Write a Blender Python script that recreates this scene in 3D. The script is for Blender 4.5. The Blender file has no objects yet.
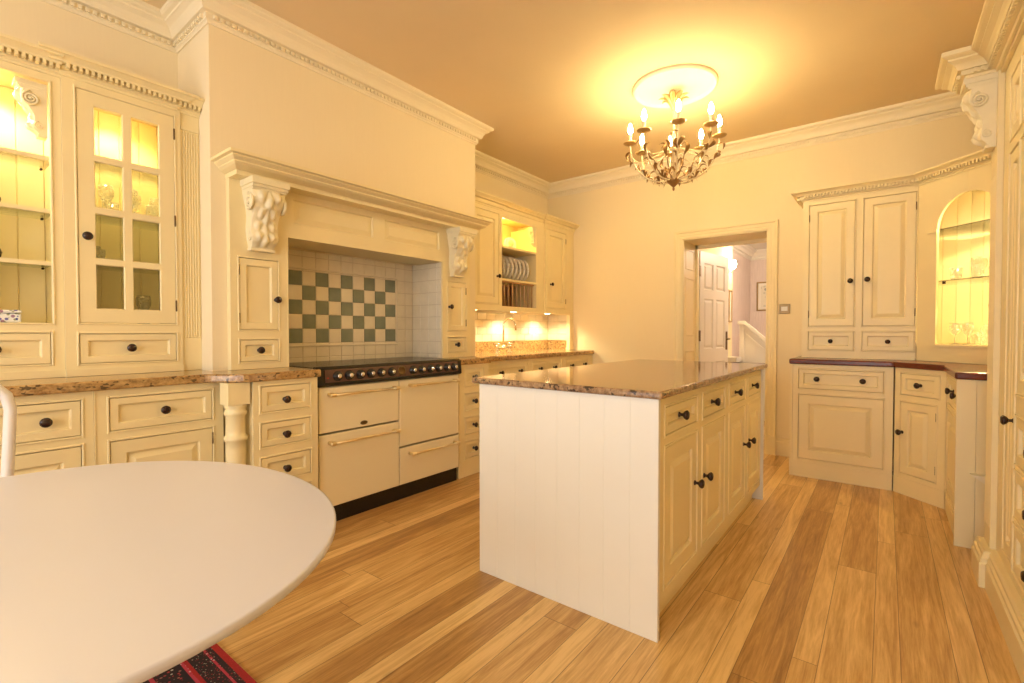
import bpy, bmesh, math, random
from mathutils import Vector, Matrix
random.seed(7)
S = bpy.context.scene
COL = S.collection
PI = math.pi

# ------------------------------------------------------------------ materials
def newmat(name):
    m = bpy.data.materials.new(name); m.use_nodes = True
    nt = m.node_tree; nt.nodes.clear()
    out = nt.nodes.new('ShaderNodeOutputMaterial')
    return m, nt, out
def N(nt, t, **kw):
    n = nt.nodes.new(t)
    for k, v in kw.items():
        if k.startswith('_'): setattr(n, k[1:], v)
        else:
            key = k.replace('__', ' ')
            n.inputs[key].default_value = v
    return n
def L(nt, a, b): nt.links.new(a, b)
def ramp(nt, stops, interp='LINEAR'):
    r = nt.nodes.new('ShaderNodeValToRGB'); cr = r.color_ramp; cr.interpolation = interp
    while len(cr.elements) < len(stops): cr.elements.new(0.5)
    for e, (p, c) in zip(cr.elements, stops):
        e.position = p; e.color = (c[0], c[1], c[2], 1)
    return r
def rgba(c): return (c[0], c[1], c[2], 1)
def paint(name, col, rough=0.5, var=0.03, bump=0.0, scale=6, spec=0.5, metal=0.0, coat=0.0):
    m, nt, out = newmat(name)
    b = N(nt, 'ShaderNodeBsdfPrincipled', Roughness=rough, Metallic=metal)
    b.inputs['Specular IOR Level'].default_value = spec
    b.inputs['Coat Weight'].default_value = coat
    tc = N(nt, 'ShaderNodeTexCoord')
    n = N(nt, 'ShaderNodeTexNoise', Scale=scale, Detail=4.0)
    L(nt, tc.outputs['Object'], n.inputs['Vector'])
    c0 = [max(0, x * (1 - var)) for x in col]; c1 = [min(1, x * (1 + var)) for x in col]
    r = ramp(nt, [(0.3, c0), (0.7, c1)])
    L(nt, n.outputs['Fac'], r.inputs['Fac']); L(nt, r.outputs['Color'], b.inputs['Base Color'])
    if bump:
        n2 = N(nt, 'ShaderNodeTexNoise', Scale=scale * 25, Detail=3.0)
        L(nt, tc.outputs['Object'], n2.inputs['Vector'])
        bp = N(nt, 'ShaderNodeBump', Strength=bump, Distance=0.002)
        L(nt, n2.outputs['Fac'], bp.inputs['Height']); L(nt, bp.outputs['Normal'], b.inputs['Normal'])
    L(nt, b.outputs[0], out.inputs[0])
    return m
def emis(name, col, st):
    m, nt, out = newmat(name)
    e = N(nt, 'ShaderNodeEmission', Strength=st); e.inputs[0].default_value = rgba(col)
    L(nt, e.outputs[0], out.inputs[0]); return m
def thin_glass(name, tint=(0.97, 0.98, 0.95), bump=0.0, scale=20, base=0.06, rough=0.02):
    m, nt, out = newmat(name)
    t = N(nt, 'ShaderNodeBsdfTransparent'); t.inputs[0].default_value = rgba(tint)
    g = N(nt, 'ShaderNodeBsdfGlossy', Roughness=rough)
    lw = N(nt, 'ShaderNodeLayerWeight', Blend=0.25)
    mp = N(nt, 'ShaderNodeMapRange'); mp.inputs['To Min'].default_value = base; mp.inputs['To Max'].default_value = 0.9
    L(nt, lw.outputs['Fresnel'], mp.inputs['Value'])
    mx = N(nt, 'ShaderNodeMixShader')
    L(nt, mp.outputs[0], mx.inputs[0]); L(nt, t.outputs[0], mx.inputs[1]); L(nt, g.outputs[0], mx.inputs[2])
    if bump:
        tc = N(nt, 'ShaderNodeTexCoord'); n = N(nt, 'ShaderNodeTexVoronoi', Scale=scale)
        L(nt, tc.outputs['Object'], n.inputs['Vector'])
        bp = N(nt, 'ShaderNodeBump', Strength=bump, Distance=0.004)
        L(nt, n.outputs['Distance'], bp.inputs['Height'])
        L(nt, bp.outputs['Normal'], g.inputs['Normal']); L(nt, bp.outputs['Normal'], lw.inputs['Normal'])
    L(nt, mx.outputs[0], out.inputs[0]); return m
def crystal_mat():
    m, nt, out = newmat('cut_crystal')
    t = N(nt, 'ShaderNodeBsdfTransparent'); t.inputs[0].default_value = (0.97, 0.97, 0.93, 1)
    g = N(nt, 'ShaderNodeBsdfGlossy', Roughness=0.06); d = N(nt, 'ShaderNodeBsdfTranslucent'); d.inputs[0].default_value = (0.95, 0.93, 0.85, 1)
    tc = N(nt, 'ShaderNodeTexCoord'); n = N(nt, 'ShaderNodeTexVoronoi', Scale=85.0); L(nt, tc.outputs['Object'], n.inputs['Vector'])
    bp = N(nt, 'ShaderNodeBump', Strength=1.0, Distance=0.006); L(nt, n.outputs['Distance'], bp.inputs['Height']); L(nt, bp.outputs['Normal'], g.inputs['Normal'])
    r = ramp(nt, [(0.25, (.15, .15, .15)), (0.5, (.75, .75, .75))]); L(nt, n.outputs['Distance'], r.inputs['Fac'])
    m1 = N(nt, 'ShaderNodeMixShader'); m1.inputs[0].default_value = 0.5; L(nt, g.outputs[0], m1.inputs[1]); L(nt, d.outputs[0], m1.inputs[2])
    m2 = N(nt, 'ShaderNodeMixShader'); L(nt, r.outputs[0], m2.inputs[0]); L(nt, t.outputs[0], m2.inputs[1]); L(nt, m1.outputs[0], m2.inputs[2])
    L(nt, m2.outputs[0], out.inputs[0]); return m
def wallpaper(name, col, stripe=0.005, sc=160):
    m, nt, out = newmat(name)
    b = N(nt, 'ShaderNodeBsdfPrincipled', Roughness=0.75)
    b.inputs['Specular IOR Level'].default_value = 0.25
    tc = N(nt, 'ShaderNodeTexCoord')
    mp = N(nt, 'ShaderNodeMapping'); mp.inputs['Scale'].default_value = (sc, sc, 6)
    L(nt, tc.outputs['Object'], mp.inputs['Vector'])
    n = N(nt, 'ShaderNodeTexNoise', Scale=1.0, Detail=2.0); L(nt, mp.outputs[0], n.inputs['Vector'])
    r = ramp(nt, [(0.35, [c * (1 - stripe) for c in col]), (0.65, [min(1, c * (1 + stripe)) for c in col])])
    L(nt, n.outputs['Fac'], r.inputs['Fac']); L(nt, r.outputs['Color'], b.inputs['Base Color'])
    bp = N(nt, 'ShaderNodeBump', Strength=0.06, Distance=0.001)
    L(nt, n.outputs['Fac'], bp.inputs['Height']); L(nt, bp.outputs['Normal'], b.inputs['Normal'])
    L(nt, b.outputs[0], out.inputs[0]); return m
def granite(name, light, mid, dark, rough=0.12, sc=1.0, flow=(1,1,1), speck=0.5):
    m, nt, out = newmat(name)
    b = N(nt, 'ShaderNodeBsdfPrincipled', Roughness=rough)
    b.inputs['Specular IOR Level'].default_value = 0.6
    tc = N(nt, 'ShaderNodeTexCoord')
    mp = N(nt, 'ShaderNodeMapping'); mp.inputs['Scale'].default_value = flow
    L(nt, tc.outputs['Object'], mp.inputs['Vector'])
    n1 = N(nt, 'ShaderNodeTexNoise', Scale=75 * sc, Detail=5.0, Roughness=0.7)
    n2 = N(nt, 'ShaderNodeTexNoise', Scale=14 * sc, Detail=3.0)
    v = N(nt, 'ShaderNodeTexVoronoi', Scale=130 * sc)
    for q in (n1, n2, v): L(nt, mp.outputs[0], q.inputs['Vector'])
    r1 = ramp(nt, [(0.36, dark), (0.46, mid), (0.60, light), (0.75, [min(1, c * 1.25) for c in light])])
    L(nt, n1.outputs['Fac'], r1.inputs['Fac'])
    r2 = ramp(nt, [(0.38, [c * 1.5 for c in mid]), (0.62, light)])
    L(nt, n2.outputs['Fac'], r2.inputs['Fac'])
    mx = N(nt, 'ShaderNodeMix', _data_type='RGBA'); mx.inputs[0].default_value = 0.4
    L(nt, r1.outputs[0], mx.inputs[6]); L(nt, r2.outputs[0], mx.inputs[7])
    # dark mica specks
    n3 = N(nt, 'ShaderNodeTexNoise', Scale=110 * sc, Detail=1.0); L(nt, mp.outputs[0], n3.inputs['Vector'])
    rs = ramp(nt, [(0.60, (0, 0, 0)), (0.66, (speck, speck, speck))])
    L(nt, n3.outputs['Fac'], rs.inputs['Fac'])
    mx2 = N(nt, 'ShaderNodeMix', _data_type='RGBA'); L(nt, rs.outputs[0], mx2.inputs[0])
    L(nt, mx.outputs[2], mx2.inputs[6]); mx2.inputs[7].default_value = (0.03, 0.02, 0.015, 1)
    L(nt, mx2.outputs[2], b.inputs['Base Color'])
    L(nt, b.outputs[0], out.inputs[0]); return m
def math_n(nt, op, a, b=None):
    n = nt.nodes.new('ShaderNodeMath'); n.operation = op
    for i, x in enumerate((a, b)):
        if x is None: continue
        if isinstance(x, (int, float)): n.inputs[i].default_value = x
        else: L(nt, x, n.inputs[i])
    return n.outputs[0]
def floor_mat():
    m, nt, out = newmat('oak_laminate')
    b = N(nt, 'ShaderNodeBsdfPrincipled', Roughness=0.28)
    b.inputs['Specular IOR Level'].default_value = 0.45
    tc = N(nt, 'ShaderNodeTexCoord'); sp = N(nt, 'ShaderNodeSeparateXYZ')
    L(nt, tc.outputs['Object'], sp.inputs[0])
    X, Y = sp.outputs[0], sp.outputs[1]
    P = 0.2245
    xs = math_n(nt, 'DIVIDE', math_n(nt, 'ADD', X, 0.248 + P * 40), P)
    bi = math_n(nt, 'FLOOR', xs); fr = math_n(nt, 'FRACT', xs)
    wide = math_n(nt, 'GREATER_THAN', fr, 0.345)
    sid = math_n(nt, 'ADD', math_n(nt, 'MULTIPLY', bi, 2.0), wide)
    wn = N(nt, 'ShaderNodeTexWhiteNoise', _noise_dimensions='1D'); L(nt, sid, wn.inputs['W'])
    yo = math_n(nt, 'ADD', math_n(nt, 'DIVIDE', Y, 1.9), math_n(nt, 'MULTIPLY', wn.outputs['Value'], 7.0))
    yi = math_n(nt, 'FLOOR', yo); yf = math_n(nt, 'FRACT', yo)
    cb = N(nt, 'ShaderNodeCombineXYZ'); L(nt, sid, cb.inputs[0]); L(nt, yi, cb.inputs[1])
    w2 = N(nt, 'ShaderNodeTexWhiteNoise', _noise_dimensions='2D'); L(nt, cb.outputs[0], w2.inputs['Vector'])
    # grain, shifted for each board
    gx = math_n(nt, 'ADD', math_n(nt, 'MULTIPLY', X, 24.0), math_n(nt, 'MULTIPLY', w2.outputs['Value'], 60.0))
    gy = math_n(nt, 'ADD', math_n(nt, 'MULTIPLY', Y, 1.5), math_n(nt, 'MULTIPLY', w2.outputs['Value'], 31.0))
    gc = N(nt, 'ShaderNodeCombineXYZ'); L(nt, gx, gc.inputs[0]); L(nt, gy, gc.inputs[1])
    g = N(nt, 'ShaderNodeTexNoise', Scale=1.0, Detail=6.0, Roughness=0.62, Distortion=1.4); L(nt, gc.outputs[0], g.inputs['Vector'])
    gx2 = math_n(nt, 'MULTIPLY', gx, 5.5); gc2 = N(nt, 'ShaderNodeCombineXYZ'); L(nt, gx2, gc2.inputs[0]); L(nt, math_n(nt, 'MULTIPLY', gy, 4.0), gc2.inputs[1])
    g2 = N(nt, 'ShaderNodeTexNoise', Scale=1.0, Detail=4.0, Roughness=0.7); L(nt, gc2.outputs[0], g2.inputs['Vector'])
    cr = ramp(nt, [(0.30, FD), (0.44, FM), (0.62, FL)])
    mixv = math_n(nt, 'ADD', math_n(nt, 'ADD', math_n(nt, 'ADD', math_n(nt, 'MULTIPLY', g.outputs['Fac'], 0.46), 0.07), math_n(nt, 'MULTIPLY', math_n(nt, 'SUBTRACT', 1.0, wide), 0.07)), math_n(nt, 'ADD', math_n(nt, 'ADD', math_n(nt, 'ADD', math_n(nt, 'MULTIPLY', w2.outputs['Value'], 0.08), math_n(nt, 'MULTIPLY', wn.outputs['Value'], 0.11)), -0.015), math_n(nt, 'MULTIPLY', g2.outputs['Fac'], 0.28)))
    L(nt, math_n(nt, 'SUBTRACT', mixv, 0.05), cr.inputs['Fac'])
    # knots
    kv = N(nt, 'ShaderNodeTexVoronoi', Scale=1.0); kc = N(nt, 'ShaderNodeCombineXYZ')
    L(nt, math_n(nt, 'MULTIPLY', X, 7.0), kc.inputs[0]); L(nt, math_n(nt, 'MULTIPLY', Y, 2.4), kc.inputs[1]); L(nt, kc.outputs[0], kv.inputs['Vector'])
    kr = ramp(nt, [(0.02, (0.8, 0.8, 0.8)), (0.09, (0, 0, 0))]); L(nt, kv.outputs['Distance'], kr.inputs['Fac'])
    # seams
    e1 = math_n(nt, 'LESS_THAN', fr, 0.010); e2 = math_n(nt, 'LESS_THAN', math_n(nt, 'ABSOLUTE', math_n(nt, 'SUBTRACT', fr, 0.345)), 0.005)
    e3 = math_n(nt, 'LESS_THAN', yf, 0.0014)
    ed = math_n(nt, 'MINIMUM', math_n(nt, 'ADD', e1, math_n(nt, 'ADD', e2, e3)), 1.0)
    ed = math_n(nt, 'MULTIPLY', ed, 0.75)
    dk = math_n(nt, 'MAXIMUM', ed, math_n(nt, 'MULTIPLY', kr.outputs[0], 0.45))
    mx = N(nt, 'ShaderNodeMix', _data_type='RGBA'); L(nt, dk, mx.inputs[0]); L(nt, cr.outputs[0], mx.inputs[6])
    mx.inputs[7].default_value = (0.10, 0.04, 0.012, 1)
    L(nt, mx.outputs[2], b.inputs['Base Color'])
    bp = N(nt, 'ShaderNodeBump', Strength=0.15, Distance=0.001)
    L(nt, math_n(nt, 'SUBTRACT', g2.outputs['Fac'], ed), bp.inputs['Height']); L(nt, bp.outputs['Normal'], b.inputs['Normal'])
    L(nt, b.outputs[0], out.inputs[0]); return m
def speckle(name, base, cols, scale=60, rough=0.9, share=0.55, dm=(0.30, 0.42)):
    m, nt, out = newmat(name)
    b = N(nt, 'ShaderNodeBsdfPrincipled', Roughness=rough)
    tc = N(nt, 'ShaderNodeTexCoord'); v = N(nt, 'ShaderNodeTexVoronoi', Scale=scale)
    L(nt, tc.outputs['Object'], v.inputs['Vector'])
    sp = N(nt, 'ShaderNodeSeparateColor'); L(nt, v.outputs['Color'], sp.inputs[0])
    st = [(0.0, base)]
    n = len(cols)
    for i, c in enumerate(cols): st.append((share + (1 - share) * i / n, c))
    r = ramp(nt, st, 'CONSTANT'); L(nt, sp.outputs[0], r.inputs['Fac'])
    rd = ramp(nt, [(dm[0], (1, 1, 1)), (dm[1], (0, 0, 0))]); L(nt, v.outputs['Distance'], rd.inputs['Fac'])
    mx = N(nt, 'ShaderNodeMix', _data_type='RGBA'); L(nt, rd.outputs[0], mx.inputs[0])
    mx.inputs[6].default_value = rgba(base); L(nt, r.outputs[0], mx.inputs[7])
    L(nt, mx.outputs[2], b.inputs['Base Color']); L(nt, b.outputs[0], out.inputs[0]); return m

FD, FM, FL = (0.27, 0.130, 0.038), (0.50, 0.275, 0.088), (0.80, 0.545, 0.225)
CREAM = (0.88, 0.735, 0.42)
M = dict(
    cream=paint('cream_paint', CREAM, 0.42, 0.02, 0.10, 5),
    cream_in=paint('cream_paint_interior', (0.78, 0.68, 0.44), 0.6, 0.03, 0, 5),
    wall=wallpaper('cream_wallpaper', (0.88, 0.735, 0.46)),
    wallw=wallpaper('pale_wallpaper', (0.90, 0.765, 0.52), 0.006),
    ceil=paint('ceiling_paint', (0.82, 0.64, 0.39), 0.85, 0.02, 0, 2),
    plaster=paint('white_plaster', (0.90, 0.78, 0.55), 0.7, 0.01, 0, 4),
    carve=paint('carved_cream_paint', (0.87, 0.76, 0.50), 0.5, 0.03, 0.1, 20),
    floor=floor_mat(),
    granite=granite('golden_granite', (0.56, 0.36, 0.14), (0.30, 0.16, 0.055), (0.06, 0.03, 0.012), 0.12, .6, (1, .6, 1), .8),
    granite_i=granite('brown_speckled_granite', (0.42, 0.27, 0.15), (0.22, 0.12, 0.06), (0.03, 0.018, 0.012), 0.07, .6, (1, 1, 1), 0.9),
    mahog=paint('mahogany_polish', (0.13, 0.028, 0.014), 0.22, 0.25, 0, 10),
    knob=paint('dark_bronze', (0.030, 0.012, 0.008), 0.22, 0.2, 0, 30),
    hinge=paint('aged_brass_hinge', (0.16, 0.10, 0.04), 0.4, 0.2, 0, 30, metal=0.8),
    enamel=paint('cream_enamel', (0.90, 0.79, 0.54), 0.18, 0.01, 0, 3),
    black=paint('black_enamel', (0.012, 0.010, 0.010), 0.22, 0.1, 0, 10),
    panelm=paint('control_panel_brown', (0.13, 0.065, 0.045), 0.25, 0.1, 0, 10),
    brass=paint('polished_brass', (0.92, 0.78, 0.50), 0.28, 0.04, 0, 10, metal=1.0),
    chrome=paint('polished_chrome', (0.8, 0.8, 0.78), 0.1, 0.02, 0, 10, metal=1.0),
    tile=paint('cream_tile', (0.80, 0.70, 0.52), 0.22, 0.05, 0.05, 9),
    tileg=paint('sage_green_tile', (0.205, 0.225, 0.165), 0.2, 0.14, 0.05, 9),
    grout=paint('grout', (0.60, 0.48, 0.32), 0.9, 0.05, 0, 9),
    table=paint('white_lacquer', (0.64, 0.63, 0.70), 0.30, 0.006, 0, 3),
    whitew=paint('white_satin_paint', (0.80, 0.76, 0.68), 0.4, 0.015, 0, 4),
    chair=paint('white_painted_wood', (0.82, 0.77, 0.74), 0.4, 0.01, 0, 4),
    lav=wallpaper('lavender_wallpaper', (0.72, 0.62, 0.58), 0.05, 60),
    oak=paint('oak_rack_wood', (0.55, 0.33, 0.15), 0.5, 0.15, 0, 12),
    rackback=paint('dark_wood', (0.22, 0.09, 0.04), 0.6, 0.2, 0, 12),
    china=paint('white_china', (0.85, 0.80, 0.70), 0.15, 0.01, 0, 4),
    rimb=speckle('patterned_rim', (0.80, 0.72, 0.60), [(0.35, 0.14, 0.08), (0.80, 0.72, 0.6), (0.40, 0.2, 0.1)], 90, 0.2),
    floral=speckle('blue_floral_china', (0.80, 0.80, 0.80), [(0.06, 0.08, 0.35), (0.30, 0.32, 0.20), (0.12, 0.12, 0.40), (0.35, 0.2, 0.3), (.8, .8, .8)], 75, 0.3, 0.05, (.45, .55)),
    ornament=paint('dark_brown_glaze', (0.05, 0.018, 0.012), 0.15, 0.2, 0, 14),
    pane=thin_glass('cabinet_pane', (0.97, 0.98, 0.90), 0.12, 30, 0.07, 0.03),
    shelfg=thin_glass('glass_shelf', (0.95, 0.98, 0.93), 0, 10, 0.08, 0.02),
    crystal=crystal_mat(),
    tin=paint('ivory_tin', (0.80, 0.66, 0.40), 0.4, 0.06, 0, 10, metal=0.15),
    leaf=paint('bronzed_leaf', (0.36, 0.20, 0.07), 0.38, 0.3, 0, 14, metal=0.5),
    pan=paint('gilt_pan', (0.55, 0.36, 0.14), 0.35, 0.15, 0, 14, metal=0.5),
    candle=paint('candle_sleeve', (0.82, 0.72, 0.48), 0.5, 0.02, 0, 6),
    bulb=emis('lit_bulb', (1.0, 0.79, 0.40), 185),
    lampg=emis('lit_lamp', (1.0, 0.78, 0.42), 25),
    sconce=emis('lit_sconce', (1.0, 0.82, 0.5), 60),
    rug_r=speckle('rug_red', (0.32, 0.010, 0.012), [(0.42, 0.02, 0.03), (0.22, 0.01, 0.01)], 220),
    rug_p=speckle('rug_pink_line', (0.40, 0.03, 0.06), [(0.50, 0.30, 0.32), (0.03, 0.01, 0.02)], 90),
    rug_d=speckle('rug_dark_field', (0.014, 0.006, 0.010), [(0.36, 0.02, 0.03), (0.012, 0.008, 0.02), (0.20, 0.03, 0.05), (0.40, 0.36, 0.28)], 190),
    rug_f=speckle('rug_centre_field', (0.014, 0.006, 0.010), [(0.5, 0.46, 0.38), (0.02, 0.01, 0.02), (0.35, 0.03, 0.04), (0.28, 0.10, 0.08)], 90),
    frame=paint('gilt_frame', (0.35, 0.24, 0.10), 0.4, 0.1, 0, 20, metal=0.3),
    art=speckle('framed_print', (0.70, 0.66, 0.55), [(0.5, 0.5, 0.42), (0.32, 0.34, 0.30)], 16, 0.5),
    darkwood=paint('dark_tread', (0.10, 0.05, 0.03), 0.4, 0.1, 0, 12),
    led=emis('red_indicator', (1.0, 0.1, 0.04), 0.3),
)

# ------------------------------------------------------------------ mesh builder
class Frame:
    """local (u, v, w) -> world; u along the face, v up, w out of the face"""
    def __init__(s, o, u, w):
        s.o = Vector(o); s.u = Vector(u).normalized(); s.w = Vector(w).normalized(); s.z = Vector((0, 0, 1))
    def __call__(s, u, v, w): return s.o + s.u * u + s.z * v + s.w * w
WORLD = lambda x, y, z: Vector((x, y, z))
def FX(x): return Frame((x, 0, 0), (0, 1, 0), (1, 0, 0))        # face looking to +X, u = y
def FB(y): return Frame((0, y, 0), (1, 0, 0), (0, -1, 0))       # face looking to -Y, u = x
def FR(x): return Frame((x, 0, 0), (0, -1, 0), (-1, 0, 0))      # face looking to -X, u = -y

class MB:
    def __init__(s): s.v = []; s.f = []; s.mi = []; s.sm = []; s.cm = 0
    def pt(s, p): s.v.append(Vector(p)); return len(s.v) - 1
    def face(s, idx, smooth=False): s.f.append(tuple(idx)); s.mi.append(s.cm); s.sm.append(smooth)
    def hexa(s, P, smooth=False):
        i = [s.pt(p) for p in P]
        for q in ((0, 3, 2, 1), (4, 5, 6, 7), (0, 1, 5, 4), (1, 2, 6, 5), (2, 3, 7, 6), (3, 0, 4, 7)):
            s.face([i[k] for k in q], smooth)
    def box(s, a0, a1, b0, b1, c0, c1, fr=WORLD):
        s.hexa([fr(a0, b0, c0), fr(a1, b0, c0), fr(a1, b1, c0), fr(a0, b1, c0), fr(a0, b0, c1), fr(a1, b0, c1), fr(a1, b1, c1), fr(a0, b1, c1)])
    def rings(s, rect, prof, fr, cap=True, back=None):
        u0, u1, v0, v1 = rect; prev = None
        for ins, w in prof:
            cur = [s.pt(fr(*c, w)) for c in ((u0 + ins, v0 + ins), (u1 - ins, v0 + ins), (u1 - ins, v1 - ins), (u0 + ins, v1 - ins))]
            if prev:
                for k in range(4): s.face([prev[k], prev[(k + 1) % 4], cur[(k + 1) % 4], cur[k]])
            prev = cur
        if cap: s.face(prev)
    def prism(s, poly, fr, w0, w1, smooth=False):
        a = [s.pt(fr(p[0], p[1], w0)) for p in poly]; b = [s.pt(fr(p[0], p[1], w1)) for p in poly]
        n = len(poly)
        s.face(a[::-1]); s.face(b)
        for k in range(n): s.face([a[k], a[(k + 1) % n], b[(k + 1) % n], b[k]], smooth)
    def lathe(s, prof, c, axis=(0, 0, 1), seg=16, sx=1.0, cap=True, smooth=True):
        ax = Vector(axis).normalized()
        t = Vector((0, 0, 1)) if abs(ax.z) < 0.9 else Vector((1, 0, 0))
        a = ax.cross(t).normalized(); b = ax.cross(a).normalized(); c = Vector(c); rows = []
        for r, h in prof:
            rows.append([s.pt(c + ax * h + a * (r * sx * math.cos(2 * PI * k / seg)) + b * (r * math.sin(2 * PI * k / seg))) for k in range(seg)])
        for i in range(len(rows) - 1):
            for k in range(seg): s.face([rows[i][k], rows[i][(k + 1) % seg], rows[i + 1][(k + 1) % seg], rows[i + 1][k]], smooth)
        if cap:
            if prof[0][0] > 1e-5: s.face(rows[0][::-1])
            if prof[-1][0] > 1e-5: s.face(rows[-1])
    def tube(s, pts, r, seg=8, cap=True, flat=1.0):
        pts = [Vector(p) for p in pts]; n = len(pts); rows = []
        nrm = None
        for i, p in enumerate(pts):
            d = (pts[min(i + 1, n - 1)] - pts[max(i - 1, 0)]).normalized()
            if nrm is None:
                t = Vector((0, 0, 1)) if abs(d.z) < 0.9 else Vector((1, 0, 0)); nrm = d.cross(t).normalized()
            else: nrm = (nrm - d * nrm.dot(d)).normalized()
            bn = d.cross(nrm); rr = r[i] if isinstance(r, (list, tuple)) else r
            rows.append([s.pt(p + nrm * (rr * math.cos(2 * PI * k / seg)) + bn * (rr * flat * math.sin(2 * PI * k / seg))) for k in range(seg)])
        for i in range(n - 1):
            for k in range(seg): s.face([rows[i][k], rows[i][(k + 1) % seg], rows[i + 1][(k + 1) % seg], rows[i + 1][k]], True)
        if cap: s.face(rows[0][::-1]); s.face(rows[-1])
    def ellipsoid(s, c, ax, ay, az, nu=10, nv=6):
        """ax, ay, az: half-axis vectors"""
        c = Vector(c); ax = Vector(ax); ay = Vector(ay); az = Vector(az)
        top = s.pt(c + az); bot = s.pt(c - az); rows = []
        for j in range(1, nv):
            th = PI * j / nv
            rows.append([s.pt(c + az * math.cos(th) + (ax * math.cos(2 * PI * k / nu) + ay * math.sin(2 * PI * k / nu)) * math.sin(th)) for k in range(nu)])
        for k in range(nu):
            s.face([top, rows[0][k], rows[0][(k + 1) % nu]], True); s.face([bot, rows[-1][(k + 1) % nu], rows[-1][k]], True)
        for j in range(len(rows) - 1):
            for k in range(nu): s.face([rows[j][k], rows[j + 1][k], rows[j + 1][(k + 1) % nu], rows[j][(k + 1) % nu]], True)
    def sweep(s, path, prof, closed=False, caps=True):
        """path: [(x, y)], prof: [(offset to the right of the path, z)] with mitred corners"""
        n = len(path); P = [Vector((p[0], p[1])) for p in path]; rows = []
        for i in range(n):
            if closed: d0 = (P[i] - P[i - 1]).normalized(); d1 = (P[(i + 1) % n] - P[i]).normalized()
            else:
                d0 = (P[i] - P[i - 1]).normalized() if i > 0 else None
                d1 = (P[i + 1] - P[i]).normalized() if i < n - 1 else None
                d0 = d0 or d1; d1 = d1 or d0
            n0 = Vector((d0.y, -d0.x)); n1 = Vector((d1.y, -d1.x)); m = (n0 + n1)
            m = m / max(0.2, (1 + n0.dot(n1)))
            rows.append([s.pt((P[i].x + m.x * o, P[i].y + m.y * o, z)) for o, z in prof])
        k = len(prof)
        for i in range(n if closed else n - 1):
            a = rows[i]; b = rows[(i + 1) % n]
            for j in range(k): s.face([a[j], a[(j + 1) % k], b[(j + 1) % k], b[j]])
        if not closed and caps: s.face(rows[0]); s.face(rows[-1][::-1])
    def dentils(s, path, o0, o1, z0, z1, size, pitch, closed=False):
        P = [Vector((p[0], p[1])) for p in path]
        for i in range(len(P) - (0 if closed else 1)):
            a = P[i]; b = P[(i + 1) % len(P)]; d = (b - a); ln = d.length
            if ln < pitch: continue
            d /= ln; nn = Vector((d.y, -d.x)); q = int(ln / pitch); st = (ln - q * pitch) / 2
            for j in range(q):
                t0 = st + j * pitch + (pitch - size) / 2
                A = a + d * t0; B = a + d * (t0 + size)
                c = [(A + nn * o0), (B + nn * o0), (B + nn * o1), (A + nn * o1)]
                s.hexa([(p.x, p.y, z0) for p in c] + [(p.x, p.y, z1) for p in c])
    def build(s, name, mat, parent=None, loc=None, bevel=0):
        me = bpy.data.meshes.new(name)
        if loc is None:
            loc = root_loc(parent) if parent else Vector((0, 0, 0))
        loc = Vector(loc)
        me.from_pydata([tuple(p - loc) for p in s.v], [], s.f)
        mats = mat if isinstance(mat, (list, tuple)) else [mat]
        for m in mats: me.materials.append(m)
        me.polygons.foreach_set('material_index', s.mi); me.polygons.foreach_set('use_smooth', s.sm)
        bm = bmesh.new(); bm.from_mesh(me); bmesh.ops.recalc_face_normals(bm, faces=bm.faces); bm.to_mesh(me); bm.free()
        o = bpy.data.objects.new(name, me); COL.objects.link(o)
        if parent: o.parent = parent
        else: o.location = loc
        if bevel:
            md = o.modifiers.new('bevel', 'BEVEL'); md.width = bevel; md.segments = 2; md.limit_method = 'ANGLE'; md.angle_limit = 0.7
        return o
def root_loc(o):
    while o.parent: o = o.parent
    return Vector(o.location)
def thing(name, label, cat, loc, group=None):
    o = bpy.data.objects.new(name, None); COL.objects.link(o); o.location = loc; o.empty_display_size = 0.1
    o['label'] = label; o['category'] = cat
    if group: o['group'] = group
    return o
def tag(o, label, cat, group=None):
    o['label'] = label; o['category'] = cat
    if group: o['group'] = group
    return o
def struct(name, mb, mat, bevel=0):
    o = mb.build(name, mat, bevel=bevel); o['kind'] = 'structure'; return o
def light(kind, loc, energy, col, size=0.05, rot=None, spot=None):
    d = bpy.data.lights.new('lamp', kind); d.energy = energy; d.color = col
    if kind in ('POINT', 'SPOT'): d.shadow_soft_size = size
    if kind == 'AREA': d.size = size
    if spot: d.spot_size = spot; d.spot_blend = 0.6
    o = bpy.data.objects.new('lamp', d); COL.objects.link(o); o.location = loc
    if rot: o.rotation_euler = rot
    return o

# ------------------------------------------------------------------ joinery
def faceframe(mb, rect, openings, fr, w0=-0.02, w1=0.0, bead=True):
    u0, u1, v0, v1 = rect
    us = sorted(set([u0, u1] + [o[0] for o in openings] + [o[1] for o in openings]))
    vs = sorted(set([v0, v1] + [o[2] for o in openings] + [o[3] for o in openings]))
    for i in range(len(us) - 1):
        run = None
        for j in range(len(vs)):
            solid = False
            if j < len(vs) - 1:
                cu = (us[i] + us[i + 1]) / 2; cv = (vs[j] + vs[j + 1]) / 2
                solid = not any(o[0] < cu < o[1] and o[2] < cv < o[3] for o in openings)
            if solid and run is None: run = vs[j]
            if not solid and run is not None:
                mb.box(us[i], us[i + 1], run, vs[j], w0, w1, fr); run = None
    if bead:
        for a, b, c, d in openings:
            e = 0.009
            for (p, q, r_, t) in ((a - e, a, c - e, d + e), (b, b + e, c - e, d + e), (a, b, c - e, c), (a, b, d, d + e)):
                mb.rings((p, q, r_, t), [(0, w1), (0.001, w1 + 0.004), (0.003, w1 + 0.005)], fr)
KP = [(0.0095, 0), (0.0085, 0.003), (0.005, 0.006), (0.0055, 0.014), (0.013, 0.020), (0.0165, 0.026), (0.0165, 0.030), (0.012, 0.0345), (0, 0.036)]
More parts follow.
